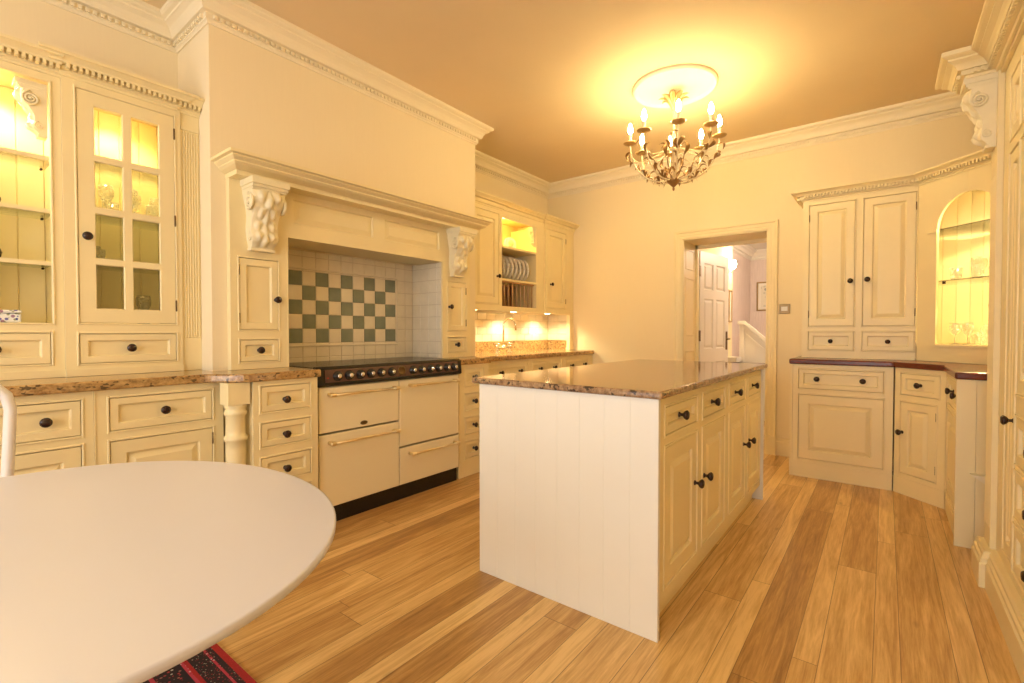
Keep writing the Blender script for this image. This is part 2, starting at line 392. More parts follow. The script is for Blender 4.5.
def knob(parent, fr, u, v, w, scale=1.0):
    mb = MB(); mb.lathe([(r * scale * 1.22, h * scale * 1.15) for r, h in KP], fr(u, v, w), fr.w, 14)
    return mb.build('knob', M['knob'], parent)
def hinge(parent, fr, u, v, w, h=0.055):
    mb = MB(); mb.lathe([(0.0, -h / 2 - 0.004), (0.0045, -h / 2), (0.0045, h / 2), (0, h / 2 + 0.004)], fr(u, v, w + 0.001), (0, 0, 1), 8)
    return mb.build('hinge', M['hinge'], parent)
def leafpanel(kind, root, fr, rect, w=0.0, stile=0.05, raised=True, knobs=(), hinges=(), mat=None, th=0.018, ks=1.0):
    g = 0.0028; u0, u1, v0, v1 = rect; r = (u0 + g, u1 - g, v0 + g, v1 - g)
    t = w + 0.0005; rec = t - 0.013
    prof = [(0, t - th), (0, t - 0.001), (0.001, t), (stile, t), (stile + 0.004, t - 0.003), (stile + 0.007, rec)]
    if raised: prof += [(stile + 0.010, rec), (stile + 0.034, t - 0.001), (stile + 0.036, t)]
    mb = MB(); mb.rings(r, prof, fr)
    o = mb.build(kind, mat or M['cream'], root)
    for (ku, kv) in knobs: knob(o, fr, ku, kv, t if not (u0 + stile < ku < u1 - stile and v0 + stile < kv < v1 - stile) or raised and kind == 'door' else rec, ks)
    for (hu, hv) in hinges: hinge(o, fr, hu, hv, w)
    return o
def door(root, fr, rect, knobs=(), hinges=(), w=0.0, stile=0.055, raised=True, **k):
    return leafpanel('door', root, fr, rect, w, stile, raised, knobs, hinges, **k)
def drawer(root, fr, rect, knobs=(), w=0.0, stile=0.028, **k):
    return leafpanel('drawer', root, fr, rect, w, stile, False, knobs, (), **k)

CORN = [(0, 0.0), (0.008, 0.0), (0.008, 0.12), (0.02, 0.20), (0.02, 0.28), (0.024, 0.28), (0.024, 0.54), (0.05, 0.55), (0.055, 0.66), (0.078, 0.82), (0.09, 0.84), (0.09, 1.0), (0, 1.0)]
def cab_cornice(root, path, z0, z1, p=0.09, mat=None, dent=True, name='cornice'):
    mb = MB(); h = z1 - z0
    mb.sweep(path, [(o / 0.09 * p, z0 + k * h) for o, k in CORN])
    if dent: mb.dentils(path, 0.03 / 0.09 * p, 0.054 / 0.09 * p, z0 + 0.30 * h, z0 + 0.53 * h, 0.012, 0.022)
    return mb.build(name, mat or M['cream'], root)

def corbel(root, fr, uc, vtop, width, height, depth, name='corbel', mat=None, nleaf=5):
    """acanthus scroll bracket: S-shaped side profile, side volutes, leaf relief on the front"""
    mb = MB(); H = height; D = depth; hw = width / 2
    mb.box(uc - hw * 1.12, uc + hw * 1.12, vtop - 0.09 * H, vtop, 0, D, fr)
    mb.box(uc - hw * 1.04, uc + hw * 1.04, vtop - 0.13 * H, vtop - 0.09 * H, 0, D * 0.93, fr)
    mb.box(uc - hw, uc + hw, vtop - 0.16 * H, vtop - 0.13 * H, 0, D * 0.86, fr)
    def prof(t):   # t 0 top .. 1 bottom : outward distance
        pts = ((0, .80), (.14, .86), (.28, .78), (.42, .58), (.56, .44), (.68, .42), (.80, .50), (.88, .46), (.95, .32), (1.0, .24))
        for (t0, d0), (t1, d1) in zip(pts[:-1], pts[1:]):
            if t <= t1:
                q = (t - t0) / (t1 - t0); q = q * q * (3 - 2 * q) * .5 + q * .5; return D * (d0 + (d1 - d0) * q)
        return D * .24
    def carve(a, t):
        best = 0
        for (t0, s_, w_, A_) in ((-.02, .36, .80, 1.0), (.30, .30, .72, .9), (.52, .26, .85, .8), (.70, .27, .80, 1.0)):
            x = a / w_; y = (t - t0) / s_
            r = math.hypot(x, y); th = math.atan2(x, y + .15)
            lob = abs(math.cos(3.5 * th)); lim = .80 + .20 * lob
            if y > -.05 and r < lim: best = max(best, A_ * (.15 + .85 * (r / lim)) * (.15 + .85 * lob) * (1 - (r / lim) ** 8))
        return best * .027 * (H / .38) ** .5 + .004 * abs(math.cos(a * 4.7))
    K = 60; J = 30; rows = []
    for i in range(K + 1):
        t = i / K; d = prof(t); v = vtop - 0.16 * H - t * 0.80 * H; w_ = hw * (0.94 - 0.24 * t + 0.06 * math.cos(t * 8.5))
        row = [mb.pt(fr(uc - w_, v, 0))]
        for j in range(J + 1):
            a = -1 + 2 * j / J
            row.append(mb.pt(fr(uc + a * w_, v, d * (1 - 0.08 * a * a) + carve(a, t))))
        row.append(mb.pt(fr(uc + w_, v, 0))); rows.append(row)
    for i in range(K):
        for j in range(len(rows[0]) - 1): mb.face([rows[i][j], rows[i][j + 1], rows[i + 1][j + 1], rows[i + 1][j]], 0 < j < J + 1)
    mb.face(rows[0]); mb.face(rows[-1][::-1])
    mb.box(uc - hw * 0.72, uc + hw * 0.72, vtop - H, vtop - 0.955 * H, 0, D * 0.30, fr)
    for sgn in (-1, 1):      # side volutes
        for (vc, wc, R, tw) in ((vtop - 0.33 * H, D * 0.52, D * 0.30, 2.3), (vtop - 0.80 * H, D * 0.26, D * 0.17, 1.9)):
            pts = []
            for k in range(26):
                a = k / 25; ang = a * tw * 2 * PI; r = R * (1 - 0.82 * a)
                pts.append(fr(uc + sgn * hw * (0.98 if R > D * 0.2 else 0.80), vc + r * math.cos(ang), wc + r * math.sin(ang)))
            mb.tube(pts, [R * 0.21 * (1 - 0.4 * k / 25) for k in range(26)], 6)
            mb.ellipsoid(fr(uc + sgn * hw * (0.98 if R > D * 0.2 else 0.80), vc, wc), fr.u * (R * .25), fr.z * (R * .22), fr.w * (R * .22), 8, 4)
    return mb.build(name, mat or M['carve'], root)

# ------------------------------------------------------------------ dimensions
WL, WB, WR, WF, ZC = -3.345, 5.02, 0.95, -2.5, 2.95      # wall faces and ceiling
ZT = 0.93                                               # worktop height

# ================================================================== room shell
mb = MB(); mb.box(WL - .3, WR + .3, WF - .3, WB + 0.001, -0.08, 0); struct('floor', mb, M['floor'])
mb = MB(); mb.box(WL - .3, WR + .3, WF - .3, WB + .0, ZC, ZC + .08); struct('ceiling', mb, M['ceil'])
mb = MB(); mb.box(WL - .25, WL, WF - .25, WB + .46, -0.05, ZC); struct('wall_left', mb, M['wallw'])
mb = MB(); mb.box(WR, WR + .25, WF - .25, WB + .46, -0.05, ZC); struct('wall_right', mb, M['wall'])
# back wall with the doorway
DX0, DX1, DZ, WT = -1.668, -0.877, 2.10, 0.46
mb = MB()
mb.box(WL, DX0, WB, WB + WT, -0.05, ZC); mb.box(DX1, WR, WB, WB + WT, -0.05, ZC); mb.box(DX0, DX1, WB, WB + WT, DZ, ZC)
struct('wall_back', mb, M['wall'])
# wall behind the camera with two tall windows
wins = [(-2.75, -1.35), (-0.75, 0.80)]; wz0, wz1 = 0.55, 2.45
mb = MB(); edges = [WL] + [e for w in wins for e in w] + [WR]
for i in range(0, len(edges), 2): mb.box(edges[i], edges[i + 1], WF - .25, WF, -0.05, ZC)
for a, b in wins: mb.box(a, b, WF - .25, WF, -0.05, wz0); mb.box(a, b, WF - .25, WF, wz1, ZC)
struct('wall_front', mb, M['wall'])
for k, (a, b) in enumerate(wins):
    mb = MB(); t = 0.05
    for (p, q, r_, s_) in ((a, a + t, wz0, wz1), (b - t, b, wz0, wz1), (a, b, wz0, wz0 + t), (a, b, wz1 - t, wz1), ((a + b) / 2 - .02, (a + b) / 2 + .02, wz0, wz1), (a, b, 1.48, 1.52)):
        mb.box(p, q, WF - .14, WF - .09, r_, s_)
    struct('window_%d' % (k + 1), mb, M['whitew'])
# chimney breast
CX, CY0, CY1 = -2.885, 1.057, 3.175
OY0, OY1, OZ = 1.451, 2.735, 1.716           # cooking alcove opening
AX = -3.2
mb = MB()
mb.box(WL, CX, CY0, OY0, 0, ZC); mb.box(WL, CX, OY1, CY1, 0, ZC); mb.box(WL, CX, OY0, OY1, OZ, ZC); mb.box(WL, AX - .012, OY0, OY1, 0, OZ)
struct('wall_chimney_breast', mb, M['wallw'])
# ceiling cornice
inner = [(WL, WF), (WL, CY0), (CX, CY0), (CX, CY1), (WL, CY1), (WL, WB), (WR, WB), (WR, WF)]
RC = [(0, 2.795), (0.008, 2.795), (0.012, 2.806), (0.020, 2.812), (0.020, 2.845), (0.040, 2.849), (0.046, 2.860), (0.050, 2.875), (0.062, 2.893), (0.082, 2.906), (0.088, 2.908), (0.090, 2.918), (0.108, 2.924), (0.118, 2.932), (0.118, 2.950), (0, 2.950)]
mb = MB(); mb.sweep(inner, RC, closed=True); mb.dentils(inner, 0.018, 0.034, 2.818, 2.838, 0.016, 0.030, closed=True)
struct('trim_1', mb, M['plaster'])
# skirting
SK = [(0, 0), (0.018, 0), (0.018, 0.125), (0.012, 0.135), (0.012, 0.150), (0.005, 0.160), (0, 0.160)]
mb = MB(); mb.sweep([(-0.797, WB), (-0.585, WB)], SK); mb.sweep([(-2.68, WB), (-1.75, WB)], SK); struct('baseboard_back', mb, M['cream'])
mb = MB(); mb.sweep([(WR, 0.6), (WR, WF), (WL, WF), (WL, -0.9)], SK); struct('baseboard_front', mb, M['cream'])

# ceiling rose
mb = MB()
mb.lathe([(0.0, 0), (0.300, 0), (0.300, -0.012), (0.290, -0.026), (0.280, -0.028), (0.272, -0.012), (0.262, -0.008), (0.10, -0.010), (0.09, -0.018), (0.075, -0.020), (0.06, -0.026), (0, -0.028)], (-1.25, 3.55, ZC), (0, 0, 1), 64)
o = struct('ceiling_rose', mb, M['plaster'])

# ================================================================== doorway and hall beyond
mb = MB()
CP = 0.083
def casing(mb, x0, x1, z1, y, sgn):
    prof = [(0.0, 0.010), (0.012, 0.014), (0.030, 0.014), (0.036, 0.018), (0.060, 0.020), (0.066, 0.028), (0.083, 0.030), (0.083, 0.0)]
    fr = Frame((0, y, 0), (sgn * 1, 0, 0), (0, -sgn, 0))
    for (o0, w0), (o1, w1) in zip(prof[:-1], prof[1:]):
        # three mitred runs
        A = lambda o: [(x0 - o, 0), (x0 - o, z1 + o), (x1 + o, z1 + o), (x1 + o, 0)]
        a = [mb.pt(fr(sgn * p[0], p[1], w0)) for p in A(o0)]; b = [mb.pt(fr(sgn * p[0], p[1], w1)) for p in A(o1)]
        for k in range(3): mb.face([a[k], a[k + 1], b[k + 1], b[k]])
casing(mb, DX0, DX1, DZ - .004, WB, 1)
for a, b in ((DX0 - .086, DX0 + .004), (DX1 - .004, DX1 + .086)): mb.box(a, b, WB - .034, WB, 0, 0.175)
struct('trim_2', mb, M['cream'])
# panelled reveal lining
mb = MB(); yb = WB + WT
mb.box(DX0, DX0 + .012, WB - .002, yb, 0, DZ); mb.box(DX1 - .012, DX1, WB - .002, yb, 0, DZ); mb.box(DX0, DX1, WB - .002, yb, DZ - .012, DZ)
fl = Frame((DX0 + .012, 0, 0), (0, 1, 0), (1, 0, 0))
for z0, z1 in ((0.20, 0.95), (1.10, 1.72), (1.80, 2.02)):
    mb.rings((WB + .05, yb - .12, z0, z1), [(0, 0), (0.004, 0.006), (0.016, 0.006), (0.022, 0.0)], fl, cap=False)
fr_ = Frame((0, 0, DZ - .012), (1, 0, 0), (0, 1, 0))
mb.box(DX0, DX0 + .035, yb - .075, yb - .02, 0, DZ - .012); mb.box(DX1 - .035, DX1, yb - .075, yb - .02, 0, DZ - .012); mb.box(DX0, DX1, yb - .075, yb - .02, DZ - .045, DZ - .012)
struct('trim_3', mb, M['cream'])
# hinged leaf, standing open into the hall
A = Vector((-1.632, 5.50, 0)); Bv = Vector((-1.515, 6.24, 0)); du = (Bv - A); DL = du.length; du.normalize()
fd = Frame(A, du, (du.y, -du.x, 0))
mb = MB(); TH = 0.042
ups = [(0.10, 0.33, 1.62, 1.92), (0.41, 0.64, 1.62, 1.92), (0.10, 0.33, 0.95, 1.52), (0.41, 0.64, 0.95, 1.52), (0.10, 0.33, 0.22, 0.80), (0.41, 0.64, 0.22, 0.80)]
faceframe(mb, (0, DL, 0.01, 2.045), ups, fd, -TH, 0, bead=False)
for a, b, c, d in ups: mb.rings((a, b, c, d), [(0, -0.002), (0.012, -0.014), (0.020, -0.014), (0.04, -0.004)], fd)
leaf = struct('door_1', mb, M['whitew'])
mb = MB(); mb.box(DL - .075, DL - .035, 0.93, 1.15, 0, 0.006, fd)
mb.tube([fd(DL - .055, 1.06, 0.0), fd(DL - .055, 1.06, 0.045), fd(DL - .07, 1.06, 0.05), fd(DL - .16, 1.055, 0.05)], 0.008, 8)
h = mb.build('door_handle', M['hinge'], leaf); 
mb = MB()
for z in (0.28, 1.10, 1.82): mb.box(-.025, .012, z - .06, z + .06, -.03, .004, fd)
mb.build('hinge', M['hinge'], leaf)
# hall shell
HY = 9.0; HC = 2.52
mb = MB(); mb.box(-2.2, 0.4, WB + .001, HY + .2, -0.08, -0.002); struct('floor_hall', mb, M['floor'])
mb = MB(); mb.box(-2.2, 0.4, WB + WT, HY + .2, HC, HC + .08); struct('ceiling_hall', mb, M['whitew'])
mb = MB(); mb.box(-2.1, -1.70, WB + WT, 7.2, 0, HC); struct('wall_hall_left', mb, M['wall'])
mb = MB(); mb.box(-2.1, -1.84, 7.2, HY, 0, HC); mb.box(-2.1, 0.3, HY, HY + .1, 0, HC); mb.box(0.1, 0.3, WB + WT, HY, 0, HC); struct('wall_hall_back', mb, M['lav'])
mb = MB(); mb.sweep([(-1.70, WB + WT), (-1.70, 7.2), (-1.84, 7.2), (-1.84, HY), (0.1, HY)], [(o, z - ZC + HC) for o, z in RC]); struct('trim_4', mb, M['whitew'])
# stair side panel with moulded string
st = thing('staircase', 'white panelled side of a staircase descending to the right in the hall', 'staircase', (-1.2, 7.3, 0))
fs = FB(7.30)
mb = MB(); mb.prism([(-1.62, 0), (-0.5, 0), (-0.5, 0.30), (-1.56, 1.25), (-1.62, 1.25)], fs, -0.05, 0); mb.build('side_panel', M['whitew'], st)
mb = MB()
for (o, hgt, w) in ((0.0, 0.045, 0.045), (-0.05, 0.03, 0.028), (-0.14, 0.02, 0.018)):
    mb.prism([(-1.56, 1.255 + o), (-0.5, 0.305 + o), (-0.5, 0.305 + o + hgt), (-1.55, 1.255 + o + hgt)], fs, 0.0005, w)
mb.box(-1.64, -1.54, 1.25, 1.30, 0, 0.05, fs); mb.box(-1.62, -1.56, 0.0, 1.25, 0.0005, 0.02, fs)
mb.build('string_moulding', M['whitew'], st)
mb = MB(); mb.box(-1.70, -0.4, 0, 0.70, 0, 0.40, FB(7.24)); mb.box(-1.69, -1.58, 0.74, 0.80, 0, 0.30, FB(7.24)); q = mb.build('stair_landing', M['whitew'])
tag(q, 'low white painted stair landing with a dark nosing in the hall', 'stair landing')
mb = MB(); mb.box(-1.70, -0.4, 0.70, 0.722, 0, 0.42, FB(7.24)); mb.build('nosing', M['darkwood'], q)
# pictures
def picture(fr, rect, label, mark=False):
    t = thing('picture', label, 'picture', fr((rect[0] + rect[1]) / 2, rect[2], 0))
    mb = MB(); mb.rings(rect, [(0, 0), (0, 0.02), (0.012, 0.026), (0.024, 0.012)], fr, cap=False); mb.build('frame', M['frame'], t)
    mb = MB(); mb.rings(rect, [(0.023, 0.012), (0.065, 0.011)], fr, cap=False); mb.build('mount', M['whitew'], t)
    mb = MB(); mb.rings(rect, [(0.065, 0.011)], fr); mb.build('print', M['art'], t)
picture(FB(HY), (-1.735, -1.20, 1.50, 1.99), 'framed print with a wide pale mount on the far lavender hall wall')
picture(FX(-1.70), (6.95, 7.12, 1.28, 1.72), 'narrow gilt framed print on the yellow hall wall under the wall lamp')
sc = thing('wall_lamp', 'lit glass wall lamp above a picture in the hall', 'wall lamp', (-1.64, 6.95, 1.95))
mb = MB(); mb.lathe([(0.03, 0), (0.03, 0.01), (0, 0.014)], (-1.70, 6.95, 1.98), (1, 0, 0), 14)
mb.tube([(-1.69, 6.95, 1.98), (-1.65, 6.95, 1.95), (-1.635, 6.95, 1.97), (-1.63, 6.95, 2.0)], 0.006, 8); mb.build('bracket', M['brass'], sc)
mb = MB(); mb.lathe([(0.015, 2.0), (0.032, 2.02), (0.038, 2.06), (0.03, 2.10), (0.018, 2.11)], (-1.63, 6.95, 0), (0, 0, 1), 16); mb.build('lamp_shade', M['sconce'], sc)

# light switch
sw = thing('light_switch', 'brass double light switch on the wall right of the doorway', 'light switch', (-0.735, WB, 1.31))
f = FB(WB)
mb = MB(); mb.rings((-0.778, -0.690, 1.310, 1.398), [(0, 0), (0, 0.005), (0.004, 0.008)], f); mb.build('plate', M['frame'], sw)
mb = MB(); mb.rings((-0.762, -0.710, 1.335, 1.375), [(0, 0.0078), (0.001, 0.012)], f); mb.build('rocker', M['whitew'], sw)

# ================================================================== left: display cabinets on the granite
def shell(mb, fr, u0, u1, v0, v1, depth, t=0.018, front=-0.02):
    mb.box(u0, u0 + t, v0, v1, -depth, front, fr); mb.box(u1 - t, u1, v0, v1, -depth, front, fr)
    mb.box(u0, u1, v1 - t, v1, -depth, front, fr); mb.box(u0, u1, v0, v0 + t, -depth, front, fr)
    mb.box(u0, u1, v0, v1, -depth, -depth + 0.012, fr)
def boards(mb, fr, u0, u1, v0, v1, w, pitch=0.09):
    n = max(1, round((u1 - u0) / pitch)); p = (u1 - u0) / n
    for k in range(n): mb.rings((u0 + k * p + .0005, u0 + (k + 1) * p - .0005, v0, v1), [(0, w), (0.003, w + 0.006)], fr)

XA = -3.035
A_ = thing('open_display_cabinet', 'cream open-shelved display cabinet with a carved bracket, left of the glazed one', 'cabinet', (XA - .15, .27, ZT))
f = FX(XA); dep = XA - WL - .003
mb = MB(); rect = (0.062, 0.487, ZT + .001, 2.33); op = (0.10, 0.448, 1.183, 2.282); dr = (0.105, 0.441, 0.994, 1.137)
faceframe(mb, rect, [op, dr], f)
shell(mb, f, 0.062, 0.487, 1.165, 2.33, dep); mb.box(0.062, 0.487, ZT + .001, 1.165, -dep, -.021, f)
boards(mb, f, 0.08, 0.469, 1.183, 2.31, -dep + 0.012); mb.build('body', M['cream'], A_)
mb = MB(); mb.box(0.06, 0.488, ZT + .001, ZT + .035, 0.0, 0.010, f); mb.build('base_moulding', M['cream'], A_)
drawer(A_, f, dr, [(0.262, 1.065)])
for z in (1.951, 1.709, 1.467):
    mb = MB(); mb.box(0.081, 0.468, z - .008, z, -dep + .02, -.040, f); sh_ = mb.build('glass_shelf', M['shelfg'], A_); mb = MB(); mb.box(0.081, 0.468, z - .018, z, -.040, -.024, f); mb.build('shelf_lip', M['cream'], sh_); mb = MB(); mb.tube([f(0.45, z - .014, -dep + .06), f(0.45, z - .014, -dep + .08)], .006, 6); mb.build('shelf_peg', M['knob'], sh_)
corbel(A_, Frame((XA - .075, 0.448, 0), (1, 0, 0), (0, -1, 0)), 0.0, 2.281, 0.075, 0.24, 0.105)
cab_cornice(A_, [(XA, 0.062), (XA, 0.487)], 2.318, 2.400, 0.085)
mb = MB(); mb.lathe([(0, 0), (0.028, 0), (0.028, -.012), (0, -.012)], (XA - .17, .25, 2.311), (0, 0, 1), 16); mb.build('lamp', M['lampg'], A_)

XB = -3.02
B_ = thing('glazed_display_cabinet', 'cream display cabinet with a six-pane glazed door and fluted pilaster', 'cabinet', (XB - .15, .75, ZT))
f = FX(XB); dep = XB - WL - .003
dd = (0.538, 0.932, 1.185, 2.292); dr = (0.536, 0.932, 0.990, 1.133)
mb = MB(); faceframe(mb, (0.488, 0.962, ZT + .001, 2.34), [dd, dr], f)
shell(mb, f, 0.488, 0.962, 1.165, 2.34, dep); mb.box(0.488, 0.962, ZT + .001, 1.165, -dep, -.021, f)
boards(mb, f, 0.506, 0.944, 1.183, 2.32, -dep + 0.012); mb.build('body', M['cream'], B_)
mb = MB(); mb.box(0.488, 0.962, ZT + .001, ZT + .035, 0.0, 0.010, f); mb.build('base_moulding', M['cream'], B_)
# fluted pilaster
mb = MB(); mb.box(0.963, 1.056, ZT + .001, 2.34, -dep, -.012, f)
for k in range(6):
    u = 0.978 + k * 0.0125; mb.rings((u, u + .008, 1.11, 2.235), [(0, -.012), (.002, -.007), (.003, -.006)], f)
mb.rings((0.963, 1.056, 2.24, 2.262), [(0, -.012), (.003, -.004)], f); mb.build('fluted_pilaster', M['cream'], B_)
# glazed door
rows = [(1.995, 2.228), (1.745, 1.967), (1.498, 1.716), (1.253, 1.470)]; cols = [(0.601, 0.714), (0.746, 0.866)]
mb = MB(); g = .0022; fro = [(a, b, c, d) for a, b in cols for c, d in rows]
faceframe(mb, (dd[0] + g, dd[1] - g, dd[2] + g, dd[3] - g), fro, f, -.02, 0.0005, bead=False)
for r_ in fro: mb.rings(r_, [(0, 0.0005), (0.004, -.008)], f, cap=False)
gd = mb.build('door', M['cream'], B_)
mb = MB()
for a, b in cols:
    for c, d in rows: mb.box(a - .002, b + .002, c - .002, d + .002, -.013, -.010, f)
mb.build('glass', M['pane'], gd)
knob(gd, f, 0.567, 1.597, 0.0005)
for z in (2.20, 1.737, 1.282): hinge(gd, f, 0.933, z, 0.001)
drawer(B_, f, dr, [(0.733, 1.062)])
for z in (1.980, 1.73, 1.482):
    mb = MB(); mb.box(0.507, 0.943, z - .008, z, -dep + .02, -.035, f); mb.build('glass_shelf', M['shelfg'], B_)
cab_cornice(B_, [(XB - .03, 0.489), (XB, 0.489), (XB, 0.940), (XB - .012, 0.940), (XB - .012, 1.056)], 2.328, 2.412, 0.085)
mb = MB(); mb.lathe([(0, 0), (0.028, 0), (0.028, -.012), (0, -.012)], (XB - .15, .735, 2.321), (0, 0, 1), 16); mb.build('lamp', M['lampg'], B_)

# contents
for z, w in ((1.9515, 'top'), (1.7095, 'middle'), (1.4675, 'lowest')):
    mb = MB(); c = (-3.17, 0.268, z); mb.lathe([(0.018, 0), (0.032, 0.014), (0.037, 0.034), (0.030, 0.052), (0.014, 0.060), (0.016, 0.068), (0, 0.068)], c, (0, 0, 1), 18)
    tag(mb.build('ornament_pot', M['ornament'], loc=c), 'small round dark brown pot on the %s open shelf at left' % w, 'pot')
mb = MB(); c = Vector((-3.12, 0.255, 1.184)); mb.rings((c.y - .10, c.y + .10, 0, 1), [(0, 0)], FX(0)) if False else None
t = thing('floral_box', 'blue and white floral china box on the bottom of the open cabinet', 'box', c)
mb = MB(); mb.box(c.x - .04, c.x + .05, c.y - .10, c.y + .095, c.z, c.z + .040); mb.build('box_base', M['floral'], t, bevel=.006)
mb = MB(); mb.box(c.x - .042, c.x + .052, c.y - .102, c.y + .097, c.z + .041, c.z + .056); mb.build('lid', M['floral'], t, bevel=.006)

GOB = [(0.030, 0), (0.030, 0.003), (0.004, 0.008), (0.004, 0.060), (0.020, 0.075), (0.032, 0.10), (0.033, 0.125), (0.029, 0.150)]
TUM = [(0.028, 0), (0.033, 0.03), (0.036, 0.085)]
DEC = [(0.045, 0), (0.052, 0.03), (0.050, 0.085), (0.018, 0.115), (0.014, 0.150), (0.022, 0.160), (0.012, 0.170), (0.024, 0.195), (0.018, 0.215), (0, 0.222)]
BOW = [(0.035, 0), (0.03, 0.008), (0.06, 0.03), (0.085, 0.07), (0.09, 0.10)]
protos = {}
def glassware(kind, c, label, group, s=1.0):
    prof = dict(goblet=GOB, tumbler=TUM, decanter=DEC, bowl=BOW)[kind]
    key = (kind, s)
    if key not in protos:
        mb = MB(); mb.lathe([(r * s, h * s) for r, h in prof], (0, 0, 0), (0, 0, 1), 16, cap=True)
        o = mb.build('glass_' + kind if kind != 'decanter' else 'decanter', M['crystal']); protos[key] = o
    else:
        o = protos[key].copy(); COL.objects.link(o)
    o.location = c
    tag(o, label, {'goblet': 'glass', 'tumbler': 'glass', 'decanter': 'decanter', 'bowl': 'bowl'}[kind], group); return o
for j, (z, zl) in enumerate(((1.731, 'middle'), (1.483, 'lower'))):
    for k in range(8 if j == 0 else 2):
        kd_ = ('goblet' if k % 3 else 'tumbler') if j == 0 else 'tumbler'
        glassware(kd_, (-3.12 - .10 * (k % 2), 0.565 + (k // 2) * 0.10 + (k % 2) * .04 + (.0 if j == 0 else .04), z),
                  'cut crystal %s on the %s glass shelf behind the glazed door' % ('drinking glass' if j == 0 else 'tumbler', zl), 'crystal on the %s shelf of the glazed cabinet' % zl)
glassware('goblet', (-3.15, 0.60, 1.981), 'crystal goblet on the top glass shelf behind the glazed door', None)
glassware('goblet', (-3.14, 0.82, 1.1845), 'crystal goblet standing on the floor of the glazed cabinet', None)

# ---- base units below
XF = -2.71
f = FX(XF)
def plinth(root, fr, u0, u1, h=0.10, back=-.05):
    mb = MB(); mb.box(u0, u1, 0, h, back - .02, back, fr); mb.build('plinth', M['cream'], root)
U1 = thing('base_cabinet', 'cream base cabinet with a wide drawer, beside the white chair', 'cabinet', (XF - .28, 0.15, 0))
o1 = [(-0.20, 0.483, 0.698, 0.849), (-0.20, 0.1365, 0.14, 0.654), (0.1465, 0.483, 0.14, 0.654)]
mb = MB(); faceframe(mb, (-0.44, 0.523, 0.10, .886), o1, f); mb.box(-0.44, 0.523, 0.10, .886, -.60, -.021, f); mb.build('body', M['cream'], U1)
drawer(U1, f, o1[0], [(0.371, .772), (-0.09, .772)]); door(U1, f, o1[1], [(0.10, .55)]); door(U1, f, o1[2], [(0.18, .55)])
plinth(U1, f, -.44, .523)
U2 = thing('base_cabinet', 'cream base cabinet with one drawer over a panelled door, left of the turned column', 'cabinet', (XF - .28, 0.78, 0))
o2 = [(0.577, 0.989, 0.700, 0.848), (0.577, 0.989, 0.14, 0.654)]
mb = MB(); faceframe(mb, (0.530, 1.040, 0.10, .886), o2, f); mb.box(0.530, 1.040, 0.10, .886, -.60, -.021, f)
mb.box(.524, .529, .10, .886, -.1, .004, f); mb.build('body', M['cream'], U2)
drawer(U2, f, o2[0], [(0.784, .772)]); door(U2, f, o2[1], [(0.61, .44)], [(.990, .60), (.990, .2)]); plinth(U2, f, .53, 1.04)
# drawer stack with turned column
XS = -2.55; f = FX(XS)
U3 = thing('drawer_cabinet', 'cream three-drawer cabinet with a turned column, left of the range', 'cabinet', (XS - .28, 1.29, 0))
o3 = [(1.157, 1.428, .722, .857), (1.157, 1.428, .54, .665), (1.157, 1.428, .352, .483), (1.157, 1.428, .15, .295)]
mb = MB(); faceframe(mb, (1.118, 1.472, 0.10, .886), o3, f); mb.box(1.118, 1.472, 0.10, .886, -.325, -.021, f)
mb.box(1.060, 1.117, 0.10, .886, -.325, -.14, f); mb.build('body', M['cream'], U3)
for r_ in o3: drawer(U3, f, r_, [(1.288, (r_[2] + r_[3]) / 2 - .01)])
plinth(U3, f, 1.118, 1.472)
cc = Vector((XS - .055, 1.056, 0)); mb = MB()
mb.box(cc.x - .050, cc.x + .050, 1.004, 1.108, .775, .886)
mb.box(cc.x - .050, cc.x + .050, 1.004, 1.108, .0, .20)
mb.lathe([(0.050, .775), (0.052, .765), (0.044, .750), (0.050, .742), (0.053, .732), (0.050, .722), (0.044, .715), (0.045, .64), (0.046, .618), (0.053, .612), (0.055, .602), (0.053, .592), (0.045, .586), (0.047, .54), (0.040, .34), (0.044, .28), (0.055, .262), (0.058, .25), (0.048, .235), (0.050, .215), (0.050, .20)], (cc.x, cc.y, 0), (0, 0, 1), 24)
mb.build('turned_column', M['cream'], U3)

# worktop left of the range, stepping forward over the drawers
def slab(name, poly, z0, z1, mat, label, cat='worktop', bevel=.008):
    mb = MB(); a = [mb.pt((p[0], p[1], z0)) for p in poly]; b = [mb.pt((p[0], p[1], z1)) for p in poly]; n = len(poly)
    mb.face(a[::-1]); mb.face(b)
    for k in range(n): mb.face([a[k], a[(k + 1) % n], b[(k + 1) % n], b[k]])
    c = Vector((sum(p[0] for p in poly) / n, sum(p[1] for p in poly) / n, z0))
    return tag(mb.build(name, mat, loc=c, bevel=bevel), label, cat)
poly = [(WL + .004, -.45), (-2.685, -.45), (-2.685, .90)]
for k in range(9):
    a = k / 8; s_ = a * a * (3 - 2 * a); poly.append((-2.685 + .155 * s_, .925 + .165 * a))
poly += [(-2.528, 1.485), (CX + .001, 1.485), (CX + .001, CY0 - .002), (WL + .004, CY0 - .002)]
slab('worktop', poly, .8865, ZT, M['granite'], 'golden brown granite worktop left of the range, bowed out over the drawers')

